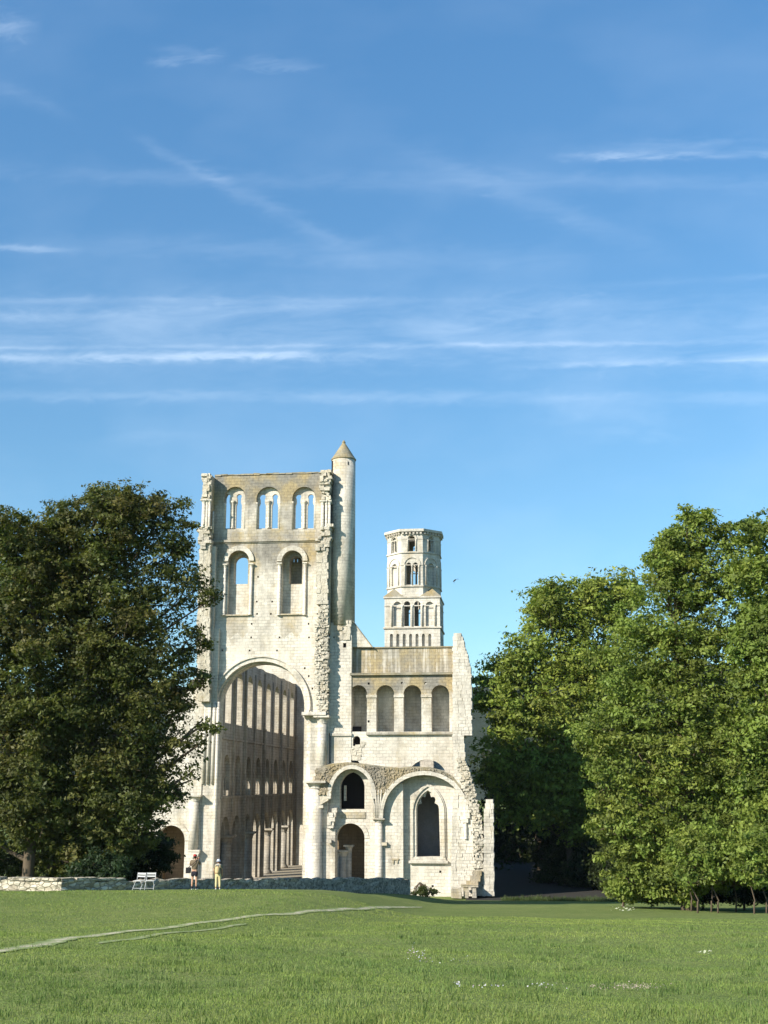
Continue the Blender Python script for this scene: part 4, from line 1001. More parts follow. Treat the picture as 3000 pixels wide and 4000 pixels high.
def tree(name, label, blobs, Y, trunk_px, n, size, cols, depth=.8, cat='tree', group=None, tr=.45, seed=1, clump=1.0, limbs=True, base_z=None, trunk_top=None, lift=0, per=130, lean=0., fill=.12, drop=0.):
    g = np.random.default_rng(seed)
    x0 = PX(trunk_px, 3450, Y); zg = gz(x0, Y) if base_z is None else base_z
    t_ = thing(name, label, cat, (x0, Y, zg), group)
    C, Rr = [], []
    if drop: blobs = [(q[0], q[1] + drop * max(0., min(1., (3000 - q[1]) / 700)), q[2]) for q in blobs]
    zs = [q[1] for q in blobs]
    for (bx, by, br) in blobs:
        x, z = P(bx, by, Y); r = br * Y / F
        width = max([abs(PX(q[0], q[1], Y) - x0) + q[2] * Y / F for q in blobs if abs(q[1] - by) < 150] + [r])
        off = math.sqrt(max(0, (width * depth) ** 2 - (x - x0) ** 2 * .7)); off = max(0, off - r)
        z = max(z, zg + r * .75) if lift else z
        for kk in ((-1, 0, 1) if off > r * 1.0 else (-.6, .6) if off > .4 * r else (0,)):
            yy = Y + off * kk * g.uniform(.7, 1.05)
            # keep the outline where the photo has it: scale about the ground distance
            sx = yy / Y
            C.append((x * sx, yy, CAMZ + (z - CAMZ) * sx)); Rr.append(r * (1 if kk else .95) * sx)
    v, f, c = leaf_cloud(C, Rr, n, size, cols, seed=seed, clump=clump, per=per, fill=fill)
    ok = v[:, 2].reshape(-1, 4).min(1) > zg - .1
    f = np.arange(ok.sum() * 4).reshape(-1, 4); v = v.reshape(-1, 4, 3)[ok].reshape(-1, 3); c = c.reshape(-1, 4, 3)[ok].reshape(-1, 3)
    np_mesh('crown', v, f, M['leaf'], c, t_)
    mb = MB(); ztop_ = max(c_[2] for c_ in C); zt_ = zg + (ztop_ - zg) * .8
    if trunk_top: zt_ = trunk_top
    mb.tube([(x0, Y, zg - .3), (x0 + .05, Y, zg + .6), (x0 + .1, Y, zg + (zt_ - zg) * .25), (x0 - .1 + lean * .4, Y + .1, zg + (zt_ - zg) * .6), (x0 + .1 + lean, Y, zt_)], [tr * 1.35, tr * 1.05, tr * .9, tr * .5, tr * .12], 10)
    if limbs:
        for c_, r_ in zip(C, Rr):
            zb_ = max(zg + 1.6, min(zt_ * .9 + zg * .1, c_[2] - .55 * math.hypot(c_[0] - x0, c_[1] - Y) - r_ * .3)); u = (zb_ - zg) / max(.1, zt_ - zg)
            r0 = max(.05, tr * .5 * (1 - .75 * u)); A_ = Vector((x0, Y, zb_)); E = Vector(c_); mid = A_.lerp(E, .5) + Vector((g.normal() * .3, g.normal() * .3, -.25))
            mb.tube([A_, mid, E], [r0, r0 * .6, r0 * .22], 6, False)
            for q in range(2):
                dv = Vector(g.normal(size=3)).normalized() * r_ * .85; mb.tube([mid.lerp(E, .5 + .5 * q), E + dv * .6, E + dv], [r0 * .3, r0 * .2, .02], 5, False)
    mb.build('trunk', M['bark'], t_, True)
    return t_

OLIVE = [(0.106, 0.119, 0.031), (0.085, 0.119, 0.028), (0.147, 0.126, 0.034), (0.112, 0.142, 0.032), (0.165, 0.126, 0.042), (0.078, 0.11, 0.031), (0.129, 0.169, 0.033)]
BROWN = [(0.174, 0.242, 0.049), (0.198, 0.23, 0.049), (0.151, 0.223, 0.046), (0.232, 0.242, 0.058), (0.185, 0.268, 0.052), (0.313, 0.332, 0.058), (0.162, 0.242, 0.046)]
GREEN = [(0.217, 0.285, 0.049), (0.255, 0.308, 0.055), (0.166, 0.237, 0.043), (0.307, 0.32, 0.059), (0.192, 0.261, 0.049)]
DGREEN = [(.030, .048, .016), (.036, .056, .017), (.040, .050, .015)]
LGREEN = [(0.196, 0.265, 0.052), (0.161, 0.241, 0.052), (0.253, 0.287, 0.057), (0.184, 0.253, 0.046)]

left_blobs = [(250, 1975, 60), (190, 2080, 85), (650, 1965, 75), (715, 2055, 65), (470, 1935, 60), (430, 2000, 130), (555, 2010, 130), (300, 2080, 130), (690, 2100, 90), (420, 2230, 160), (620, 2260, 150), (755, 2260, 75), (835, 2285, 45), (560, 1940, 70), (380, 1930, 65),
              (200, 2230, 120), (240, 2420, 130), (440, 2480, 160), (620, 2500, 150), (770, 2470, 65), (330, 2720, 150), (540, 2760, 170), (710, 2690, 80), (650, 2900, 110), (790, 2820, 45), (745, 3020, 60),
              (300, 2960, 160), (480, 3000, 170), (640, 3060, 70), (260, 3180, 140), (420, 3180, 130), (500, 3120, 110), (200, 3290, 100), (200, 3360, 75), (290, 3370, 75), (380, 3350, 75), (460, 3330, 65), (540, 3290, 60), (590, 3230, 55), (690, 3090, 40), (800, 2620, 45), (500, 2380, 90), (350, 2560, 120), (560, 2620, 120), (780, 2900, 40), (640, 3120, 55)]
tree('chestnut_tree', 'huge dark olive chestnut tree behind the low wall, largest on the left', left_blobs, 78, 105 + 190, 200000, .135, OLIVE, fill=.22, drop=48, seed=3, tr=.6, clump=1.05, depth=.55)
left2 = [(20, 2050, 90), (-80, 2150, 130), (70, 2250, 110), (130, 2190, 70), (30, 2420, 130), (-90, 2450, 150), (110, 2520, 70), (60, 2700, 140), (-60, 2760, 160), (150, 2850, 110), (40, 2960, 150), (-60, 3020, 150), (130, 3080, 130), (30, 3190, 120), (170, 3200, 90), (-60, 3250, 120)]
tree('chestnut_tree', 'olive chestnut tree with a bare brown trunk at the left edge of the photo', left2, 76, 105, 90000, .14, OLIVE, fill=.2, drop=40, seed=5, tr=.36, clump=1.05, depth=.6)
def shrub(label, blobs, Y, n, size, cols, seed, name='shrub', group=None, clump=.6):
    return tree(name, label, blobs, Y, blobs[0][0], n, size, cols, seed=seed, per=70, cat='shrub', tr=.07, clump=clump, group=group, lift=1)
shrub('very dark shrub behind the low wall, left of the chapel doorway', [(520, 3340, 85), (590, 3345, 50), (450, 3380, 70), (560, 3405, 50), (640, 3300, 26), (640, 3375, 26), (670, 3335, 18)], 84, 16000, .13, DGREEN, 21)
shrub('green shrub below the big tree, behind the pale end of the low wall', [(380, 3390, 60), (320, 3410, 40), (440, 3400, 45)], 74, 8000, .10, [(.03, .055, .02), (.045, .075, .03)], 22)
shrub('low dark shrub at the left edge beside the bare trunk', [(10, 3360, 70), (-60, 3330, 80), (60, 3400, 40), (180, 3390, 50)], 80, 10000, .12, DGREEN, 23)

rA = [(2170, 2330, 95), (2130, 2300, 45), (2290, 2300, 95), (2400, 2290, 105), (2330, 2260, 45), (2470, 2260, 60), (2070, 2510, 95), (1980, 2580, 75), (1940, 2550, 40), (2200, 2500, 140), (2350, 2480, 140), (1930, 2680, 70), (1880, 2700, 42), (2050, 2710, 125), (2230, 2700, 140), (2360, 2680, 130), (1960, 2830, 70), (2110, 2870, 120), (2260, 2880, 120), (1965, 2980, 80), (2090, 3020, 100), (1940, 3080, 60), (2190, 3060, 100), (2000, 3150, 60), (2300, 3080, 100), (2100, 3170, 70), (2230, 3200, 80), (2350, 3200, 80), (2400, 3050, 90), (1890, 2640, 30), (2290, 3290, 60), (2400, 3310, 60)]
tree('lime_tree', 'fresh green tree right beside the church ruin', rA, 136, 2230, 125000, .23, GREEN, drop=60, seed=7, tr=.45, clump=1.7, depth=.45, base_z=0)
rB = [(2740, 2030, 65), (2650, 2110, 75), (2800, 2110, 90), (2570, 2130, 40), (2590, 2210, 60), (2690, 1985, 45), (2780, 1990, 45), (2620, 2060, 40), (2850, 2050, 55), (2700, 2220, 120), (2850, 2200, 90), (2540, 2370, 105), (2660, 2380, 130), (2800, 2380, 130), (2500, 2520, 120), (2640, 2560, 150), (2810, 2560, 160), (2430, 2680, 110), (2570, 2740, 150), (2760, 2760, 170), (2930, 2760, 140), (2370, 2850, 95), (2480, 2920, 140), (2660, 2950, 170), (2860, 2950, 160), (2320, 2950, 55), (2400, 3060, 85), (2520, 3130, 130), (2700, 3150, 160), (2880, 3150, 140), (2450, 3250, 90), (2570, 3300, 110), (2730, 3310, 110), (2480, 3370, 70), (2600, 3410, 75), (2700, 3390, 70), (2440, 3430, 40), (2800, 3370, 70), (2880, 3360, 60), (2560, 3440, 60), (2500, 3450, 50), (2630, 3455, 55), (2700, 3440, 45), (2790, 3425, 45), (2880, 3415, 45), (2960, 3400, 45), (2420, 3350, 60), (2380, 3230, 60), (2350, 3120, 50)]
tree('chestnut_tree', 'broad chestnut tree turning brown and yellow, biggest on the right', rB, 80, 2690, 170000, .13, BROWN, drop=52, seed=9, tr=.5, clump=.95, depth=.5)
rC = [(2960, 2060, 60), (3040, 2090, 90), (2930, 2220, 60), (3020, 2260, 110), (2960, 2400, 80), (3060, 2450, 130), (2990, 2560, 90), (3080, 2650, 130), (3020, 2850, 110), (3060, 3000, 140), (2990, 3120, 100), (3070, 3240, 130), (2960, 3290, 70), (2900, 3340, 60), (3010, 3370, 70)]
tree('lime_tree', 'bright green tree cut off by the right edge of the photo', rC, 77, 3050, 60000, .15, LGREEN, drop=30, seed=13, tr=.4, clump=.95, depth=.7)
# trees in the dark behind
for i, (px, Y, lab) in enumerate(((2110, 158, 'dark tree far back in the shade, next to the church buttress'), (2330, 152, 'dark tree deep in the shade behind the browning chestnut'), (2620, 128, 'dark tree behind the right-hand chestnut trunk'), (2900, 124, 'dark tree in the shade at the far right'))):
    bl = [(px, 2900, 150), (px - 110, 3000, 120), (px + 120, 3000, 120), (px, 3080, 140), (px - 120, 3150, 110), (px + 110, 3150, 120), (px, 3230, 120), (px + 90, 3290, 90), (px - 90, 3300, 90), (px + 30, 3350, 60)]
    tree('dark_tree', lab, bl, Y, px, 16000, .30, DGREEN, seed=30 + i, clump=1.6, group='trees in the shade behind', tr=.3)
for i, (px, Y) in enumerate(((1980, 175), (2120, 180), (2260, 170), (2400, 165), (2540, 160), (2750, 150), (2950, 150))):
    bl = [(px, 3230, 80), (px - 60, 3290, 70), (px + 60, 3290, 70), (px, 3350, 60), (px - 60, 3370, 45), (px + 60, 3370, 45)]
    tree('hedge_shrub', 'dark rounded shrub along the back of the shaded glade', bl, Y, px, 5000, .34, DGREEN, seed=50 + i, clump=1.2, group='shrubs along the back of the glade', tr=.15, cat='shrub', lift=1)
m, t, b = new_mat('soil_and_shade_floor'); M['floor'] = m
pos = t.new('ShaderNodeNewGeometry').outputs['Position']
t.put(b.inputs['Base Color'], t.mix(t.noise(pos, 1.5, 6, .7), (.010, .009, .007), (.026, .022, .014))); b.inputs['Roughness'].default_value = 1  # bare soil, with the glade's shade put into its near-black colour
tag(grid_mesh('soil_and_shade_floor', np.linspace(-5.5, 46, 50), np.linspace(116.6, 205, 60), lambda X, Y: ground_z(X, Y) + .05, M['floor']), kind='structure')
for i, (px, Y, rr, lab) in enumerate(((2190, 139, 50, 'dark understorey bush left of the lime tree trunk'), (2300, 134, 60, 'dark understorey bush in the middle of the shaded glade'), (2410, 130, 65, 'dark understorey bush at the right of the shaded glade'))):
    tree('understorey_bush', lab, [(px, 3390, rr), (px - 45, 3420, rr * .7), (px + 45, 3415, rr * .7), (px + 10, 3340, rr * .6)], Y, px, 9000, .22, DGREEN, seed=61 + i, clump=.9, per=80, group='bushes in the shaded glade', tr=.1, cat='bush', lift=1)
# thin saplings at the right-hand edge
saps = [(2694, 3545, 77), (2718, 3560, 73), (2772, 3555, 76), (2797, 3545, 73), (2868, 3550, 78), (2938, 3565, 71.5), (2986, 3560, 74)]
labs = ['leftmost thin sapling of the row under the right-hand chestnut', 'second thin sapling from the left under the right-hand chestnut', 'third thin sapling from the left under the right-hand chestnut', 'middle sapling between the third and fifth of the right-hand row', 'fifth sapling of the row at the lower right', 'pale leaning sapling second from the right edge', 'last sapling of the row at the right edge']
for i, ((px, py, Y), lab) in enumerate(zip(saps, labs)):
    o1, o2 = [int(q) for q in rng.integers(-18, 18, 2)]; bl = [(px + o1, 3370, 50), (px + 40, 3335 + o2, 55), (px - 40, 3330 - o2, 52), (px, 3300, 55), (px + 26, 3425 + o2, 32), (px - 30, 3415 - o1, 34)]
    tree('sapling', lab, bl, Y, px, 5200, .12, LGREEN if i % 2 else BROWN, seed=70 + i, clump=.5, per=60, group='saplings under the right-hand trees', tr=.045, cat='sapling', trunk_top=PZ(3360, Y), lean=float(rng.uniform(-.7, .7)))
shrub('dark bush in the shade behind the thin saplings at the lower right', [(2740, 3470, 45), (2810, 3475, 45), (2690, 3480, 35), (2770, 3440, 40)], 86, 9000, .12, DGREEN, 93, 'bush')
shrub('dark bush in the shade behind the saplings, cut by the right edge', [(2900, 3470, 48), (2970, 3470, 48), (3040, 3470, 48), (2940, 3435, 45)], 86, 10000, .12, DGREEN, 94, 'bush')
shrub('yellow-green bush at the foot of the browning chestnut, beside the dark glade', [(2430, 3440, 45), (2490, 3430, 55), (2560, 3440, 50), (2470, 3385, 45), (2620, 3450, 42), (2400, 3455, 35), (2540, 3480, 35), (2600, 3490, 28), (2660, 3480, 30), (2430, 3488, 28), (2480, 3492, 30), (2540, 3500, 28), (2600, 3503, 26), (2660, 3500, 28), (2700, 3500, 24)], 84, 22000, .10, BROWN, 90, 'bush')
shrub('small leafy weed growing at the foot of the wall under the traceried window', [(1640, 3490, 12), (1618, 3494, 9), (1665, 3488, 14), (1690, 3492, 12), (1650, 3470, 7), (1682, 3470, 6)], 116, 1500, .11, [(.06, .085, .03), (.10, .12, .04)], 91, 'weed', clump=.3)

# ------------------------------------------------------------------ GRASS
g = np.random.default_rng(99)
def blades(n, ya, yb, hmul, wmul, spread=(-.50, .26), power=1.0):
    u = g.random(n); Y = ya * (yb / ya) ** u if power == 1 else ya + (yb - ya) * u
    X = (spread[0] + (spread[1] - spread[0]) * g.random(n)) * Y
    return X, Y
def grass_mesh(name, X, Y, h, w, cols, lean=.6):
    n = len(X); Z = ground_z(X, Y); a = g.random(n) * 2 * PI
    dx, dy = np.cos(a), np.sin(a); l = lean * h * g.random(n); b_ = g.random(n) * 2 * PI
    base = np.stack([X, Y, Z - .01], 1); side = np.stack([dx * w, dy * w, np.zeros(n)], 1)
    mid = base + np.stack([np.cos(b_) * l * .35, np.sin(b_) * l * .35, h * .6], 1); tip = base + np.stack([np.cos(b_) * l, np.sin(b_) * l, h], 1)
    v = np.stack([base - side, base + side, mid + side * .7, tip, mid - side * .7], 1)
    # two faces: quad + tri -> use two quads-like polygons as a 5-gon strip of tris
    v = v.reshape(-1, 3); i = np.arange(n)[:, None] * 5
    f = np.concatenate([i + np.array([[0, 1, 2]]), i + np.array([[0, 2, 4]]), i + np.array([[4, 2, 3]])], 0)
    K = np.asarray(cols, float); wt = g.random((n, len(K))) ** 3; wt /= wt.sum(1)[:, None]
    pat = .5 + .5 * np.sin(X * .35 + 2.1 * np.sin(Y * .21 + .6)) * np.sin(Y * .33 + 1.7 * np.sin(X * .27)); pat2 = .5 + .5 * np.sin(X * 1.7 + 2 * np.sin(Y * 1.1)) * np.sin(Y * 1.3 + 2 * np.sin(X * .9))
    c = (wt @ K) * (.72 + .5 * g.random(n))[:, None] * (.80 + .26 * pat + .16 * pat2)[:, None] * np.stack([.94 + .14 * pat, np.ones(n), .95 + .1 * pat2], 1)
    return np_mesh(name, v, f, M['blade'], np.repeat(c, 5, 0))
GC = [(.18, .26, .058), (.22, .285, .072), (.14, .225, .044), (.285, .32, .10), (.19, .255, .062)]
X, Y = blades(330000, 11.0, 62, 1, 1)
pn = np.array(PATH_PTS); keep = np.ones(len(X), bool)
for q in pn: keep &= ((X - q[0]) ** 2 + (Y - q[1]) ** 2) > (q[2] * .5) ** 2
keep &= ~((X < PX(640, 3490, 69)) & (Y > 63.5))
X, Y = X[keep], Y[keep]
patch = (np.sin(X * .9 + 1.3 * np.sin(Y * .6)) * np.sin(Y * .8 + np.sin(X * .7)) + 1) / 2
h = (.018 + .026 * g.random(len(X)) * (.4 + patch)) * (Y / 14) ** .35; w = .0036 * (Y / 14) ** .75
tag(grass_mesh('grass', X, Y, h, w, GC), kind='stuff')
# taller tufts
tc = [hit(px, py) for px, py in [(g.uniform(-50, 3050), 3620 + 400 * g.random() ** .8) for _ in range(230)] if py > 3600]
tx = np.concatenate([x + g.normal(size=60) * .16 for x, y in tc]); ty = np.concatenate([y + g.normal(size=60) * .16 for x, y in tc])
keep = ty > 9
tx, ty = tx[keep], ty[keep]
tag(grass_mesh('grass_tufts', tx, ty, (.05 + .08 * g.random(len(tx))) * (ty / 16) ** .3, .0045 * (ty / 14) ** .7, [(.11, .18, .045), (.16, .23, .065), (.25, .28, .11), (.12, .19, .05)], .9), kind='stuff')
gx_ = g.uniform(-2.2, 22, 9000); gy_ = 114.6 + g.random(9000) ** 2 * 6 + .6 * np.sin(gx_ * 1.3)
tag(grass_mesh('undergrowth', gx_, gy_, .15 + .35 * g.random(9000) ** 2, .03 + 0 * gx_, [(.05, .08, .025), (.08, .11, .035), (.04, .06, .02)], .7), kind='stuff')
# flower patches: little five-petal heads on the lawn
def flowers(name, spots, n, size, cols, h=.07):
    v = []; f = []; c = []
    for k in range(n):
        (px, py, sx_, sy_) = spots[k % len(spots)]
        x, y = hit(px + g.normal() * sx_, py + g.normal() * sy_); z = gz(x, y) + h * g.uniform(.7, 1.4)
        cc = np.array(cols[g.integers(len(cols))]) * g.uniform(.8, 1.1); s_ = size * (y / 20) ** .5 * g.uniform(.7, 1.3); o = len(v)
        tl_ = Vector((g.normal() * .5, -.4 + g.normal() * .4, 1)).normalized(); a_ = tl_.cross(Vector((1, .2, 0))).normalized(); b2 = tl_.cross(a_)
        ctr = Vector((x, y, z)); v.append(ctr); c.append(cc * .9)
        for i in range(10):
            r_ = s_ if i % 2 == 0 else s_ * .55; an = 2 * PI * i / 10; v.append(ctr + a_ * r_ * math.cos(an) + b2 * r_ * math.sin(an) + tl_ * .2 * s_); c.append(cc)
        f += [(o, o + 1 + i, o + 1 + (i + 1) % 10) for i in range(10)]
    return tag(np_mesh(name, [tuple(q) for q in v], f, M['petal'], c), kind='stuff')
flowers('white_flowers', [(2410, 3552, 25, 5), (2440, 3548, 18, 6), (2470, 3560, 20, 4), (2750, 3730, 20, 3)], 44, .028, [(.55, .58, .40), (.62, .62, .5)])
flowers('pink_flowers', [(2400, 3873, 70, 6), (2500, 3876, 45, 5), (2460, 3868, 60, 5)], 200, .012, [(.42, .34, .30), (.50, .38, .36), (.40, .36, .26)])
flowers('lilac_flowers', [(1610, 3725, 12, 12), (1650, 3740, 30, 10), (1720, 3765, 60, 10), (1790, 3860, 6, 4), (1900, 3872, 40, 5), (2140, 3868, 35, 5)], 90, .014, [(.45, .44, .55), (.60, .60, .60), (.55, .40, .45)])

# ------------------------------------------------------------------ CHAIRS
M['white_paint'] = plain('white_paint', (.60, .60, .58), .5, .05)
M['metal'] = plain('pale_metal', (.45, .46, .46), .45, .05)
def chair(px, py, Y, rz, label):
    x = PX(px, py, Y); t_ = thing('folding_chair', label, 'chair', (0, 0, 0), 'white folding garden chairs by the wall')
    mb = MB()
    for k in range(5): mb.box(-.21, .21, -.20 + k * .085, -.20 + k * .085 + .065, .445, .463)
    mb.build('seat', M['white_paint'], t_)
    mb = MB()
    for z, hh in ((.62, .07), (.74, .09)): mb.box(-.215, .215, .235 + (z - .45) * .18, .255 + (z - .45) * .18, z, z + hh)
    mb.build('backrest', M['white_paint'], t_)
    for s_ in (-1, 1):
        mb = MB(); mb.tube([(s_ * .225, -.24, 0), (s_ * .225, .02, .33), (s_ * .225, .23, .50), (s_ * .225, .30, .84)], .017, 8); mb.build('leg', M['metal'], t_, True)
        mb = MB(); mb.tube([(s_ * .2, .26, 0), (s_ * .2, -.2, .45)], .017, 8); mb.build('leg', M['metal'], t_, True)
    mb = MB(); mb.tube([(-.225, -.17, .09), (.225, -.17, .09)], .012, 6); mb.tube([(-.2, .2, .06), (.2, .2, .06)], .012, 6); mb.build('crossbar', M['metal'], t_)
    t_.location = (x, Y, gz(x, Y)); t_.rotation_euler = (0, 0, rz)
    return t_
chair(540, 3498, 64.2, rad(-12), 'white slatted folding chair, left one of the pair before the low wall')
chair(584, 3500, 64.0, rad(6), 'white slatted folding chair, right one of the pair before the low wall')

# ------------------------------------------------------------------ PEOPLE
def skin(chains, lev=2):
    """chains: list of lists of (pos, radius); first point of later chains may repeat an existing point to connect"""
    vs, es, rs, idx = [], [], [], {}
    for ch in chains:
        prev = None
        for p, r in ch:
            key = tuple(round(c, 4) for c in p)
            if key not in idx: idx[key] = len(vs); vs.append(p); rs.append(r)
            i = idx[key]
            if prev is not None and prev != i: es.append((prev, i))
            prev = i
    me = bpy.data.meshes.new('skin'); me.from_pydata(vs, es, []); o = bpy.data.objects.new('skin', me); COL.objects.link(o)
    md = o.modifiers.new('s', 'SKIN'); md.use_smooth_shade = True
    for i, d in enumerate(me.skin_vertices[0].data):
        r = rs[i]; d.radius = (r, r) if not isinstance(r, tuple) else r
    me.skin_vertices[0].data[0].use_root = True
    sb = o.modifiers.new('b', 'SUBSURF'); sb.levels = lev; sb.render_levels = lev
    dg = bpy.context.evaluated_depsgraph_get(); ev = o.evaluated_get(dg); m2 = ev.to_mesh()
    v = [tuple(q.co) for q in m2.vertices]; f = [tuple(q.vertices) for q in m2.polygons]; ev.to_mesh_clear()
    bpy.data.objects.remove(o); bpy.data.meshes.remove(me)
    mb = MB(); mb.add(v, f); return mb
M['skin'] = plain('skin', (.52, .30, .20), .5, .06)
M['red'] = plain('red_cloth', (.36, .035, .03), .8)
M['khaki'] = plain('khaki_cloth', (.16, .12, .075), .85, .2, 12)
M['black'] = plain('black_cloth', (.018, .017, .02), .8)
M['navy'] = plain('dark_shorts_cloth', (.022, .02, .03), .85)
M['shoe'] = plain('white_shoe', (.72, .72, .70), .6)
M['olive'] = plain('olive_cloth', (.17, .16, .11), .85, .2, 12)
M['cream'] = plain('cream_cloth', (.62, .52, .28), .85, .1, 10)
M['sand'] = plain('sand_canvas', (.50, .38, .20), .85, .12, 14)
M['hat'] = plain('pale_hat_cloth', (.55, .60, .70), .8)
M['shawl'] = plain('grey_shawl_cloth', (.36, .34, .30), .9, .15, 14)
M['hair'] = plain('dark_hair', (.03, .022, .016), .7)

def hand(pos, dirv, side, palm=(0, 0, -1)):
    """five fingers; returns chains rooted at the wrist"""
    d = Vector(dirv).normalized(); s_ = Vector(side).normalized(); p = Vector(pos); out = []
    kn = p + d * .085
    out.append([(tuple(p), .026), (tuple(p + d * .045), .036), (tuple(kn), .034)])
    n = d.cross(s_).normalized()
    for k, (o, L) in enumerate(((-.027, .072), (-.009, .082), (.009, .076), (.027, .060))):
        a = kn + s_ * o; out.append([(tuple(kn), .034), (tuple(a + d * .01), .010), (tuple(a + d * L * .55 + n * .012), .009), (tuple(a + d * L * .9 + n * .035), .008)])
    a = p + d * .03 - s_ * .03; out.append([(tuple(p + d * .045), .036), (tuple(a + d * .01 - s_ * .012), .013), (tuple(a + d * .04 - s_ * .028 + n * .01), .011), (tuple(a + d * .065 - s_ * .03 + n * .02), .009)])
    return out

def person(name, label, x, Y, H, rz, arms, shoes, parts, hat):
    t_ = thing(name, label, 'person', (0, 0, 0)); k = H / 1.75
    V_ = lambda a, b_, c: (a * k, b_ * k, c * k)
    hip, wa, ch, nk = V_(0, 0, .96), V_(0, -.01, 1.12), V_(0, 0, 1.33), V_(0, .01, 1.49)
    body = [[(hip, (.155 * k, .11 * k)), (wa, (.135 * k, .10 * k)), (ch, (.165 * k, .115 * k)), (V_(0, .0, 1.44), (.09 * k, .075 * k)), (nk, .055 * k), (V_(0, .015, 1.55), .058 * k), (V_(0, .02, 1.62), (.078 * k, .095 * k)), (V_(0, .02, 1.69), (.07 * k, .085 * k))]]
    for s_ in (-1, 1):
        body.append([(hip, (.155 * k, .11 * k)), (V_(s_ * .09, 0, .88), .092 * k), (V_(s_ * .10, .01, .68), .075 * k), (V_(s_ * .105, .015, .50), .056 * k), (V_(s_ * .11, -.005, .36), .056 * k), (V_(s_ * .115, -.01, .12), .037 * k), (V_(s_ * .115, .0, .07), .04 * k), (V_(s_ * .125, .13, .035), .032 * k)])
        sh, el, wr = arms[s_]
        body.append([(ch, (.165 * k, .115 * k)), (V_(*sh), .062 * k), (V_(*[(a + b_) / 2 for a, b_ in zip(sh, el)]), .05 * k), (V_(*el), .042 * k), (V_(*[(a + b_) / 2 for a, b_ in zip(el, wr)]), .038 * k), (V_(*wr), .026)])
        dv = Vector(wr) - Vector(el); sd = Vector((1, 0, 0)) if abs(dv.normalized().x) < .8 else Vector((0, 1, 0))
        hs = hand(V_(*wr), dv, sd * s_); body += hs
    q = skin(body, 1)
    # face: nose, ears, brow, lips, chin pressed into the same mesh
    q.ball(V_(0, .118, 1.615), (.014 * k, .02 * k, .022 * k), 8, 6)
    for s_ in (-1, 1): q.ball(V_(s_ * .082, .01, 1.615), (.01 * k, .02 * k, .032 * k), 8, 6)
    q.ball(V_(0, .10, 1.572), (.026 * k, .014 * k, .007 * k), 8, 5); q.ball(V_(0, .09, 1.54), (.03 * k, .025 * k, .02 * k), 8, 5)
    q.build('body', M['skin'], t_, True)
    e = MB()
    for s_ in (-1, 1): e.ball(V_(s_ * .03, .108, 1.63), .009 * k, 8, 6)
    e.build('eyes', M['black'], t_, True)
    hb = MB(); hb.ball(V_(0, .0, 1.645), (.088 * k, .10 * k, .095 * k), 14, 9); hb.build('hair', M['hair'], t_, True)
    ht = MB(); ht.lathe(0, .012 * k, [(.094 * k, 1.655 * k), (.103 * k, 1.66 * k), (.1 * k, 1.70 * k), (.085 * k, 1.745 * k), (.05 * k, 1.77 * k), (.005, 1.778 * k)], 18)
    if hat[1] == 'cap': ht.add([V_(-.07, .09, 1.668), V_(.07, .09, 1.668), V_(.055, .19, 1.652), V_(-.055, .19, 1.652), V_(-.07, .09, 1.678), V_(.07, .09, 1.678), V_(.055, .19, 1.662), V_(-.055, .19, 1.662)], [(3, 2, 1, 0), (4, 5, 6, 7), (0, 1, 5, 4), (1, 2, 6, 5), (2, 3, 7, 6), (3, 0, 4, 7)])
    else: ht.lathe(0, .012 * k, [(.10 * k, 1.662 * k), (.155 * k, 1.645 * k), (.155 * k, 1.652 * k), (.10 * k, 1.672 * k)], 20)
    ht.build('cap' if hat[1] == 'cap' else 'sun_hat', hat[0], t_, True)
    for nm, mat, fn in parts: fn(k, V_, arms).build(nm, mat, t_, True)
    for s_ in (-1, 1):
        q = skin([[(V_(s_ * .115, -.05, .045), .045 * k), (V_(s_ * .118, .03, .05), .05 * k), (V_(s_ * .122, .11, .04), .045 * k), (V_(s_ * .127, .19, .032), .034 * k)]], 1); q.build('shoe', shoes, t_, True)
    t_.location = (x, Y, gz(x, Y)); t_.rotation_euler = (0, 0, rz)
    return t_

def shirt(k, V_, arms):
    c = [[(V_(0, 0, .93), (.175 * k, .125 * k)), (V_(0, -.01, 1.10), (.16 * k, .12 * k)), (V_(0, 0, 1.33), (.185 * k, .135 * k)), (V_(0, .0, 1.45), (.10 * k, .085 * k))]]
    for s_ in (-1, 1):
        sh, el, wr = arms[s_]; c.append([(V_(0, 0, 1.33), (.185 * k, .135 * k)), (V_(*sh), .078 * k), (V_(*[a + (b_ - a) * .8 for a, b_ in zip(sh, el)]), .066 * k)])
    return skin(c, 1)
def shorts(k, V_, arms):
    c = [[(V_(0, 0, .99), (.165 * k, .12 * k)), (V_(0, 0, .92), (.17 * k, .125 * k))]]
    for s_ in (-1, 1): c.append([(V_(0, 0, .92), (.17 * k, .125 * k)), (V_(s_ * .095, 0, .82), .105 * k), (V_(s_ * .105, .01, .62), .098 * k)])
    return skin(c, 1)
def trousers(k, V_, arms):
    c = [[(V_(0, 0, 1.0), (.165 * k, .12 * k)), (V_(0, 0, .92), (.17 * k, .125 * k))]]
    for s_ in (-1, 1): c.append([(V_(0, 0, .92), (.17 * k, .125 * k)), (V_(s_ * .095, 0, .82), .105 * k), (V_(s_ * .105, .015, .50), .085 * k), (V_(s_ * .115, -.005, .12), .068 * k)])
    return skin(c, 1)
def socks(k, V_, arms):
    mb = MB()
    for s_ in (-1, 1): mb.lathe(s_ * .115 * k, -.005 * k, [(.046 * k, .06 * k), (.047 * k, .19 * k)], 12)
    return mb
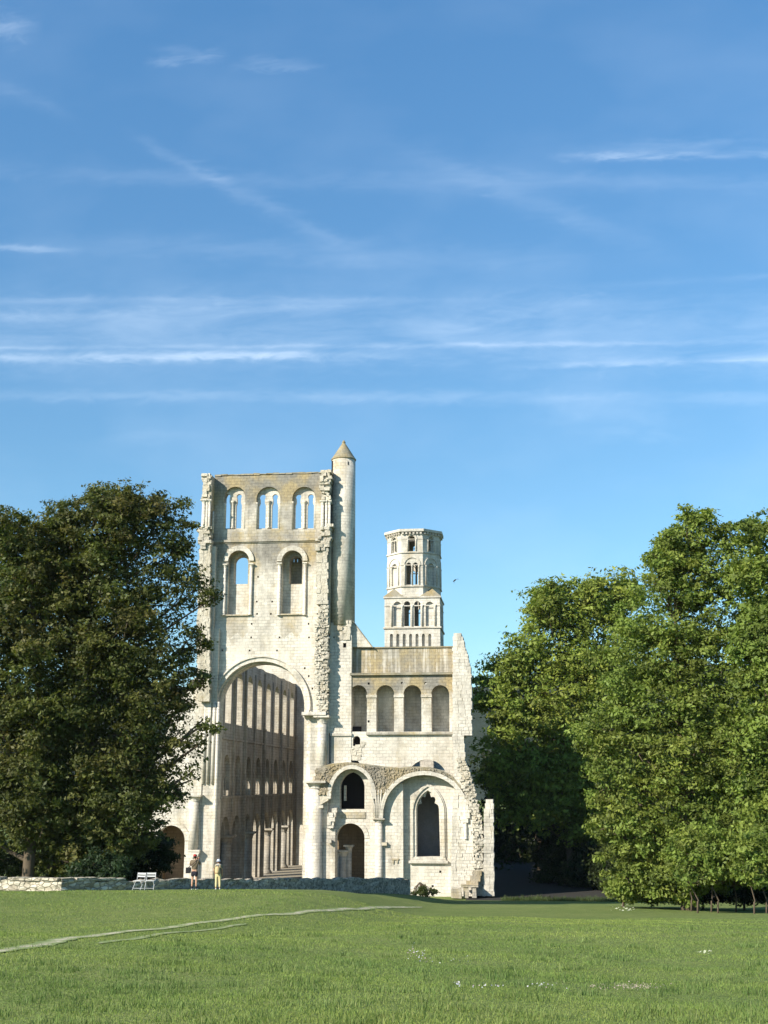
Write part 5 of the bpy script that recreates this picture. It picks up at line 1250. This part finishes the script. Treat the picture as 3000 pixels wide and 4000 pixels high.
def shawl(k, V_, arms):
    return skin([[(V_(-.19, -.03, 1.40), .06 * k), (V_(-.1, -.06, 1.44), .075 * k), (V_(0, -.07, 1.45), .08 * k), (V_(.1, -.06, 1.44), .075 * k), (V_(.19, -.03, 1.40), .06 * k)]], 1)
Ypn = 64.6
x1_ = PX(757, 3498, Ypn)
arms1 = {1: ((.19, .0, 1.42), (.25, .16, 1.24), (.13, .30, 1.50)), -1: ((-.19, .0, 1.42), (-.27, .08, 1.20), (-.10, .28, 1.44))}
p1 = person('person', 'person in red cap and dark shorts with raised hands before the low wall', x1_, Ypn, 1.76, rad(-4), arms1, M['shoe'],
            [('shirt', M['khaki'], shirt), ('shorts', M['navy'], shorts), ('socks', M['black'], socks)], (M['red'], 'cap'))
x2_ = PX(850, 3500, 64.4)
arms2 = {1: ((.18, 0, 1.41), (.24, -.02, 1.14), (.22, .10, .90)), -1: ((-.18, 0, 1.41), (-.27, -.01, 1.15), (-.22, .12, .93))}
p2 = person('person', 'person in pale hat, olive top and cream trousers standing with back turned', x2_, 64.4, 1.5, rad(3), arms2, M['shoe'],
            [('top', M['olive'], shirt), ('trousers', M['cream'], trousers), ('shawl', M['shawl'], shawl)], (M['hat'], 'hat'))
# the camera held up, the shoulder bag and the backpack
zc = gz(x1_, Ypn)
t_ = thing('shoulder_bag', 'black shoulder bag hanging at the left hip of the person in the red cap', 'bag', (x1_ - .25, Ypn - .05, zc + .86))
mb = MB(); mb.box(x1_ - .42, x1_ - .2, Ypn - .16, Ypn + .04, zc + .84, zc + 1.12, .012); mb.build('pouch', M['black'], t_)
mb = MB(); mb.tube([(x1_ - .31, Ypn - .1, zc + 1.12), (x1_ - .12, Ypn - .18, zc + 1.25), (x1_ + .05, Ypn - .16, zc + 1.4), (x1_ + .13, Ypn - .06, zc + 1.5), (x1_ + .1, Ypn + .06, zc + 1.47)], .018, 6); mb.build('strap', M['black'], t_)
t_ = thing('pocket_camera', 'small dark camera in the raised hands of the person in the red cap', 'camera', (x1_ + .03, Ypn + .36, zc + 1.52))
mb = MB(); mb.box(x1_ - .05, x1_ + .13, Ypn + .36, Ypn + .40, zc + 1.5, zc + 1.6, .003); mb.build('body', M['black'], t_); mb = MB(); mb.tube([(x1_ + .04, Ypn + .4, zc + 1.55), (x1_ + .04, Ypn + .44, zc + 1.55)], .03, 10); mb.build('lens', M['black'], t_)
zc = gz(x2_, 64.4)
t_ = thing('backpack', 'sand-coloured backpack worn by the person in the pale hat', 'backpack', (x2_, 64.2, zc + .78))
mb = MB(); mb.ball((x2_, 64.20, zc + .98), (.14, .10, .2), 14, 10); mb.build('pack', M['sand'], t_, True)
mb = MB(); mb.ball((x2_, 64.11, zc + .88), (.10, .05, .09), 12, 8); mb.build('pocket', M['sand'], t_, True)
for s_ in (-1, 1):
    mb = MB(); mb.tube([(x2_ + s_ * .08, 64.24, zc + .86), (x2_ + s_ * .12, 64.23, zc + 1.1), (x2_ + s_ * .1, 64.31, zc + 1.25), (x2_ + s_ * .09, 64.5, zc + 1.24)], .016, 6); mb.build('strap', M['sand'], t_)

# ------------------------------------------------------------------ BIRD
M['bird'] = plain('bird_feathers', (.03, .032, .04), .7)
Yd = 72; bxp, bzp = P(1778, 2266, Yd)
t_ = thing('bird', 'small dark bird flying right of the bell tower', 'bird', (bxp, Yd, bzp))
mb = MB(); mb.tube([(bxp - .13, Yd + .04, bzp - .10), (bxp - .07, Yd + .02, bzp - .04), (bxp - .01, Yd, bzp), (bxp + .03, Yd - .01, bzp + .02), (bxp + .06, Yd - .015, bzp + .025)], [.012, .035, .045, .03, .006], 10); mb.build('body', M['bird'], t_, True)
for pts in ([(0, 0, .01), (.06, .03, .06), (.14, .08, .07), (.22, .1, .07)], [(-.02, 0, .0), (-.05, -.05, -.08), (-.06, -.1, -.16), (-.05, -.14, -.22)]):
    mb = MB(); vs = []
    for i, p in enumerate(pts):
        w = (.05, .055, .035, .004)[i]
        for dy_, dz_ in ((-w, .004), (w, .004), (w, -.004), (-w, -.004)): vs.append((bxp + p[0] - dy_ * .3, Yd + p[1] + dy_, bzp + p[2] + dz_))
    fs = [(i * 4 + j, i * 4 + (j + 1) % 4, i * 4 + 4 + (j + 1) % 4, i * 4 + 4 + j) for i in range(3) for j in range(4)] + [(3, 2, 1, 0), (12, 13, 14, 15)]
    mb.add(vs, fs); mb.build('wing', M['bird'], t_)

# ------------------------------------------------------------------ HOUSE beyond the trees, hills
Yh = 230
t_ = thing('house', 'pale rendered house half hidden beyond the dark glade on the right', 'house', (PX(2090, 3350, Yh), Yh, 0))
hx0, hx1 = PX(2010, 3350, Yh), PX(2180, 3350, Yh); zt_ = 9.0
M['render'] = plain('pale_render', (.62, .60, .56), .9, .08); M['slate'] = plain('slate', (.10, .105, .12), .7, .2)
mb = MB(); wh = []
for a in (.14, .5, .8):
    for z0 in (1.2, 5.2): wh.append(rect(hx0 + (hx1 - hx0) * a - .5, hx0 + (hx1 - hx0) * a + .5, z0, z0 + 1.7))
mb.slab(rect(hx0, hx1, 0, zt_), wh, y0=Yh, y1=Yh + .4); mb.box(hx0, hx0 + .4, Yh + .41, Yh + 9, 0, zt_); mb.box(hx1 - .4, hx1, Yh + .41, Yh + 9, 0, zt_); mb.box(hx0, hx1, Yh + 9.01, Yh + 9.4, 0, zt_); mb.build('wall', M['render'], t_)
for h_ in wh:
    mb = MB(); mb.slab(h_, y0=Yh + .2, y1=Yh + .26); mb.build('window', M['slate'], t_)
mb = MB(); mb.add([(hx0 - .4, Yh - .4, zt_ - .1), (hx1 + .4, Yh - .4, zt_ - .1), (hx1 + .4, Yh + 9.8, zt_ - .1), (hx0 - .4, Yh + 9.8, zt_ - .1), (hx0 - .4, Yh + 4.7, zt_ + 4.2), (hx1 + .4, Yh + 4.7, zt_ + 4.2)], [(0, 1, 5, 4), (2, 3, 4, 5), (0, 4, 3), (1, 2, 5), (3, 2, 1, 0)])
rf = mb.build('roof', M['slate'], t_)
mb = MB(); mb.box(hx0 + 1, hx0 + 1.8, Yh + 4.3, Yh + 5.1, zt_ + 3, zt_ + 5.4); mb.build('chimney', M['render'], rf)

m, t, b = new_mat('wooded_hill'); M['hill'] = m
pos = t.new('ShaderNodeNewGeometry').outputs['Position']
vn = t.new('ShaderNodeTexVoronoi'); t.put(vn.inputs['Vector'], pos); vn.inputs['Scale'].default_value = .09
c = t.mix(t.noise(pos, .02, 5), (.010, .020, .011), (.022, .036, .016)); c = t.mix(.6, c, t.ramp(vn.outputs['Distance'], [(0, 1.2), (.8, .5)]), 'MULTIPLY')
t.put(b.inputs['Base Color'], c); b.inputs['Roughness'].default_value = 1
def hill_z(X, Y):
    r = 98 + 9 * np.sin(X * .0041 + .6) + 7 * np.sin(X * .013) + 3 * np.sin(X * .05)
    bump = 5 * np.abs(np.sin(X * .11 + 2 * np.sin(Y * .05)) * np.sin(Y * .09 + np.sin(X * .07)))
    return -2 + sm(760, 1150, Y) * r * (1 - .2 * sm(1300, 1900, Y)) + bump * sm(760, 850, Y)
tag(grid_mesh('hills', np.linspace(-1500, 1500, 260), np.linspace(700, 2000, 110), hill_z, M['hill']), kind='structure')

# ------------------------------------------------------------------ AIR
m = bpy.data.materials.new('haze'); m.use_nodes = True; M['haze'] = m
m.node_tree.nodes.remove(m.node_tree.nodes['Principled BSDF'])
pv = m.node_tree.nodes.new('ShaderNodeVolumePrincipled'); pv.inputs['Color'].default_value = (.72, .84, 1, 1); pv.inputs['Density'].default_value = .00004
m.node_tree.links.new(pv.outputs[0], m.node_tree.nodes['Material Output'].inputs['Volume'])
mb = MB(); mb.box(-2100, 2100, -320, 2100, -3.2, 140); tag(mb.build('haze', m), kind='stuff')
# ------------------------------------------------------------------ SKY
w = bpy.data.worlds.new('World'); SC.world = w; w.use_nodes = True
t = NT(w.node_tree); bg = w.node_tree.nodes['Background']
sky = t.new('ShaderNodeTexSky', sky_type='NISHITA'); sky.sun_disc = False
sky.sun_elevation = rad(SUN_EL); sky.sun_rotation = math.atan2(S.x, S.y) % (2 * PI)
sky.altitude = 50; sky.air_density = 1.0; sky.dust_density = .2; sky.ozone_density = 1.5
dirv = t.new('ShaderNodeTexCoord').outputs['Generated']
dx, dy, dz = t.sep(dirv)
dys = t.m('MAXIMUM', dy, .05); U = t.m('DIVIDE', dx, dys); Vv = t.m('DIVIDE', dz, dys)
front = t.m('GREATER_THAN', dy, .08)
def uv(px, py): d = ray(px, py); return d.x / d.y, d.z / d.y
wv = t.comb(t.m('MULTIPLY', U, 9), t.m('MULTIPLY', Vv, 42)); nz1 = t.noise(wv, 1.0, 7, .62, .6)
nz2 = t.noise(t.comb(t.m('MULTIPLY', U, 34), t.m('MULTIPLY', Vv, 95)), 1.0, 5, .6, .8)
nz3 = t.noise(t.comb(t.m('MULTIPLY', U, 5), t.m('MULTIPLY', Vv, 9)), 1.0, 4, .5)
wisp = t.ramp(nz1, [(.30, .12), (.72, 1.45)])
puff = t.m('SUBTRACT', nz2, .5)
total = None
def streak(p0, p1, wid, inten, fade=.25, rough=.5):
    global total
    (u0, v0), (u1, v1) = uv(*p0), uv(*p1); s_ = (v1 - v0) / (u1 - u0); wn = wid / F
    d = t.m('SUBTRACT', Vv, t.m('ADD', t.m('MULTIPLY', t.m('SUBTRACT', U, u0), s_), v0))
    d = t.m('ADD', d, t.m('MULTIPLY', puff, wn * rough * 4))
    d = t.m('DIVIDE', d, wn); e = t.m('POWER', 2.718, t.m('MULTIPLY', t.m('MULTIPLY', d, d), -1.0))
    tt = t.m('DIVIDE', t.m('SUBTRACT', U, u0), u1 - u0)
    f1 = t.m('DIVIDE', t.m('ADD', tt, fade * .5), fade, clamp=True); f2 = t.m('DIVIDE', t.m('SUBTRACT', 1 + fade * .5, tt), fade, clamp=True)
    r = t.m('MULTIPLY', t.m('MULTIPLY', e, t.m('MULTIPLY', f1, f2)), t.m('MULTIPLY', wisp, inten))
    total = r if total is None else t.m('ADD', total, r)
streak((2250, 612), (3300, 596), 16, .32, .25, 1.1)
streak((2350, 580), (3300, 560), 34, .14, .4, 1)
streak((-300, 1402), (1380, 1388), 17, .40, .3, .9)
streak((500, 1380), (1150, 1385), 18, .2, .5, .8)
streak((-300, 1362), (3300, 1336), 10, .24, .05, .8)
streak((2080, 1430), (3300, 1392), 13, .27, .25, .8)
streak((2200, 1400), (3300, 1398), 26, .16, .3, .6)
streak((-300, 1250), (1320, 1200), 26, .17, .3, .5)
streak((-300, 1172), (1800, 1172), 16, .14, .3, .5)
streak((1650, 1290), (2480, 1150), 38, .15, .4, .5)
streak((2300, 1120), (3300, 1060), 14, .10, .3, .5)
streak((-300, 1540), (3300, 1562), 24, .17, .05, .8)
streak((540, 540), (900, 740), 34, .10, .4, .8)
streak((820, 690), (1380, 980), 44, .10, .4, .8)
streak((-300, 660), (1500, 722), 34, .09, .3, .6)
streak((-100, 290), (260, 450), 34, .08, .4, .6)
streak((600, 243), (840, 222), 20, .18, .4, 1.3)
streak((620, 190), (860, 210), 20, .12, .4, 1.3)
streak((940, 262), (1230, 262), 18, .15, .4, 1.2)
streak((980, 235), (1180, 240), 18, .12, .5, 1.2)
streak((-200, 120), (110, 110), 60, .26, .4, .8)
streak((-300, 950), (240, 978), 14, .24, .35, .8)
streak((-300, 1300), (3300, 1310), 150, .20, .05, .4)
streak((1600, 600), (2500, 950), 60, .11, .5, .5)
streak((2150, 1590), (2650, 1650), 60, .14, .5, .8)
streak((460, 1700), (760, 1700), 28, .10, .5, .8)
streak((1500, 700), (3300, 720), 40, .10, .4, .5)
streak((300, 960), (2200, 1010), 60, .10, .4, .5)
veil = t.m('MULTIPLY', t.ramp(nz3, [(.45, 0), (.75, .16)]), t.ramp(Vv, [(.25, 1), (.75, .45)]))
total = t.m('MULTIPLY', t.m('MULTIPLY', t.m('ADD', total, veil), .54), front, clamp=True)
skyc = t.mix(1.0, sky.outputs[0], t.ramp(dz, [(0, (.68, .90, 1.0)), (.25, (.68, .99, 1.10)), (.6, (.70, 1.20, 1.43)), (.72, (.42, .66, .80)), (1.0, (.30, .46, .58))]), 'MULTIPLY')
cloud = (7.2, 8.3, 9.6)
col = t.mix(total, skyc, (*cloud, 1))
t.put(bg.inputs[0], col); bg.inputs[1].default_value = .1

sd = bpy.data.lights.new('sun', 'SUN'); sd.energy = 5.0; sd.angle = rad(.53); sd.color = (1.0, .925, .80)
so = bpy.data.objects.new('sun', sd); COL.objects.link(so); so.rotation_euler = S.to_track_quat('Z', 'Y').to_euler(); so.location = (-40, -60, 60)
SC.view_settings.view_transform = 'Standard'; SC.view_settings.look = 'None'; SC.view_settings.exposure = .67; SC.view_settings.gamma = 1
SC.cycles.max_bounces = 5; SC.cycles.diffuse_bounces = 2; SC.cycles.transmission_bounces = 4; SC.cycles.transparent_max_bounces = 4
SC.cycles.use_denoising = True
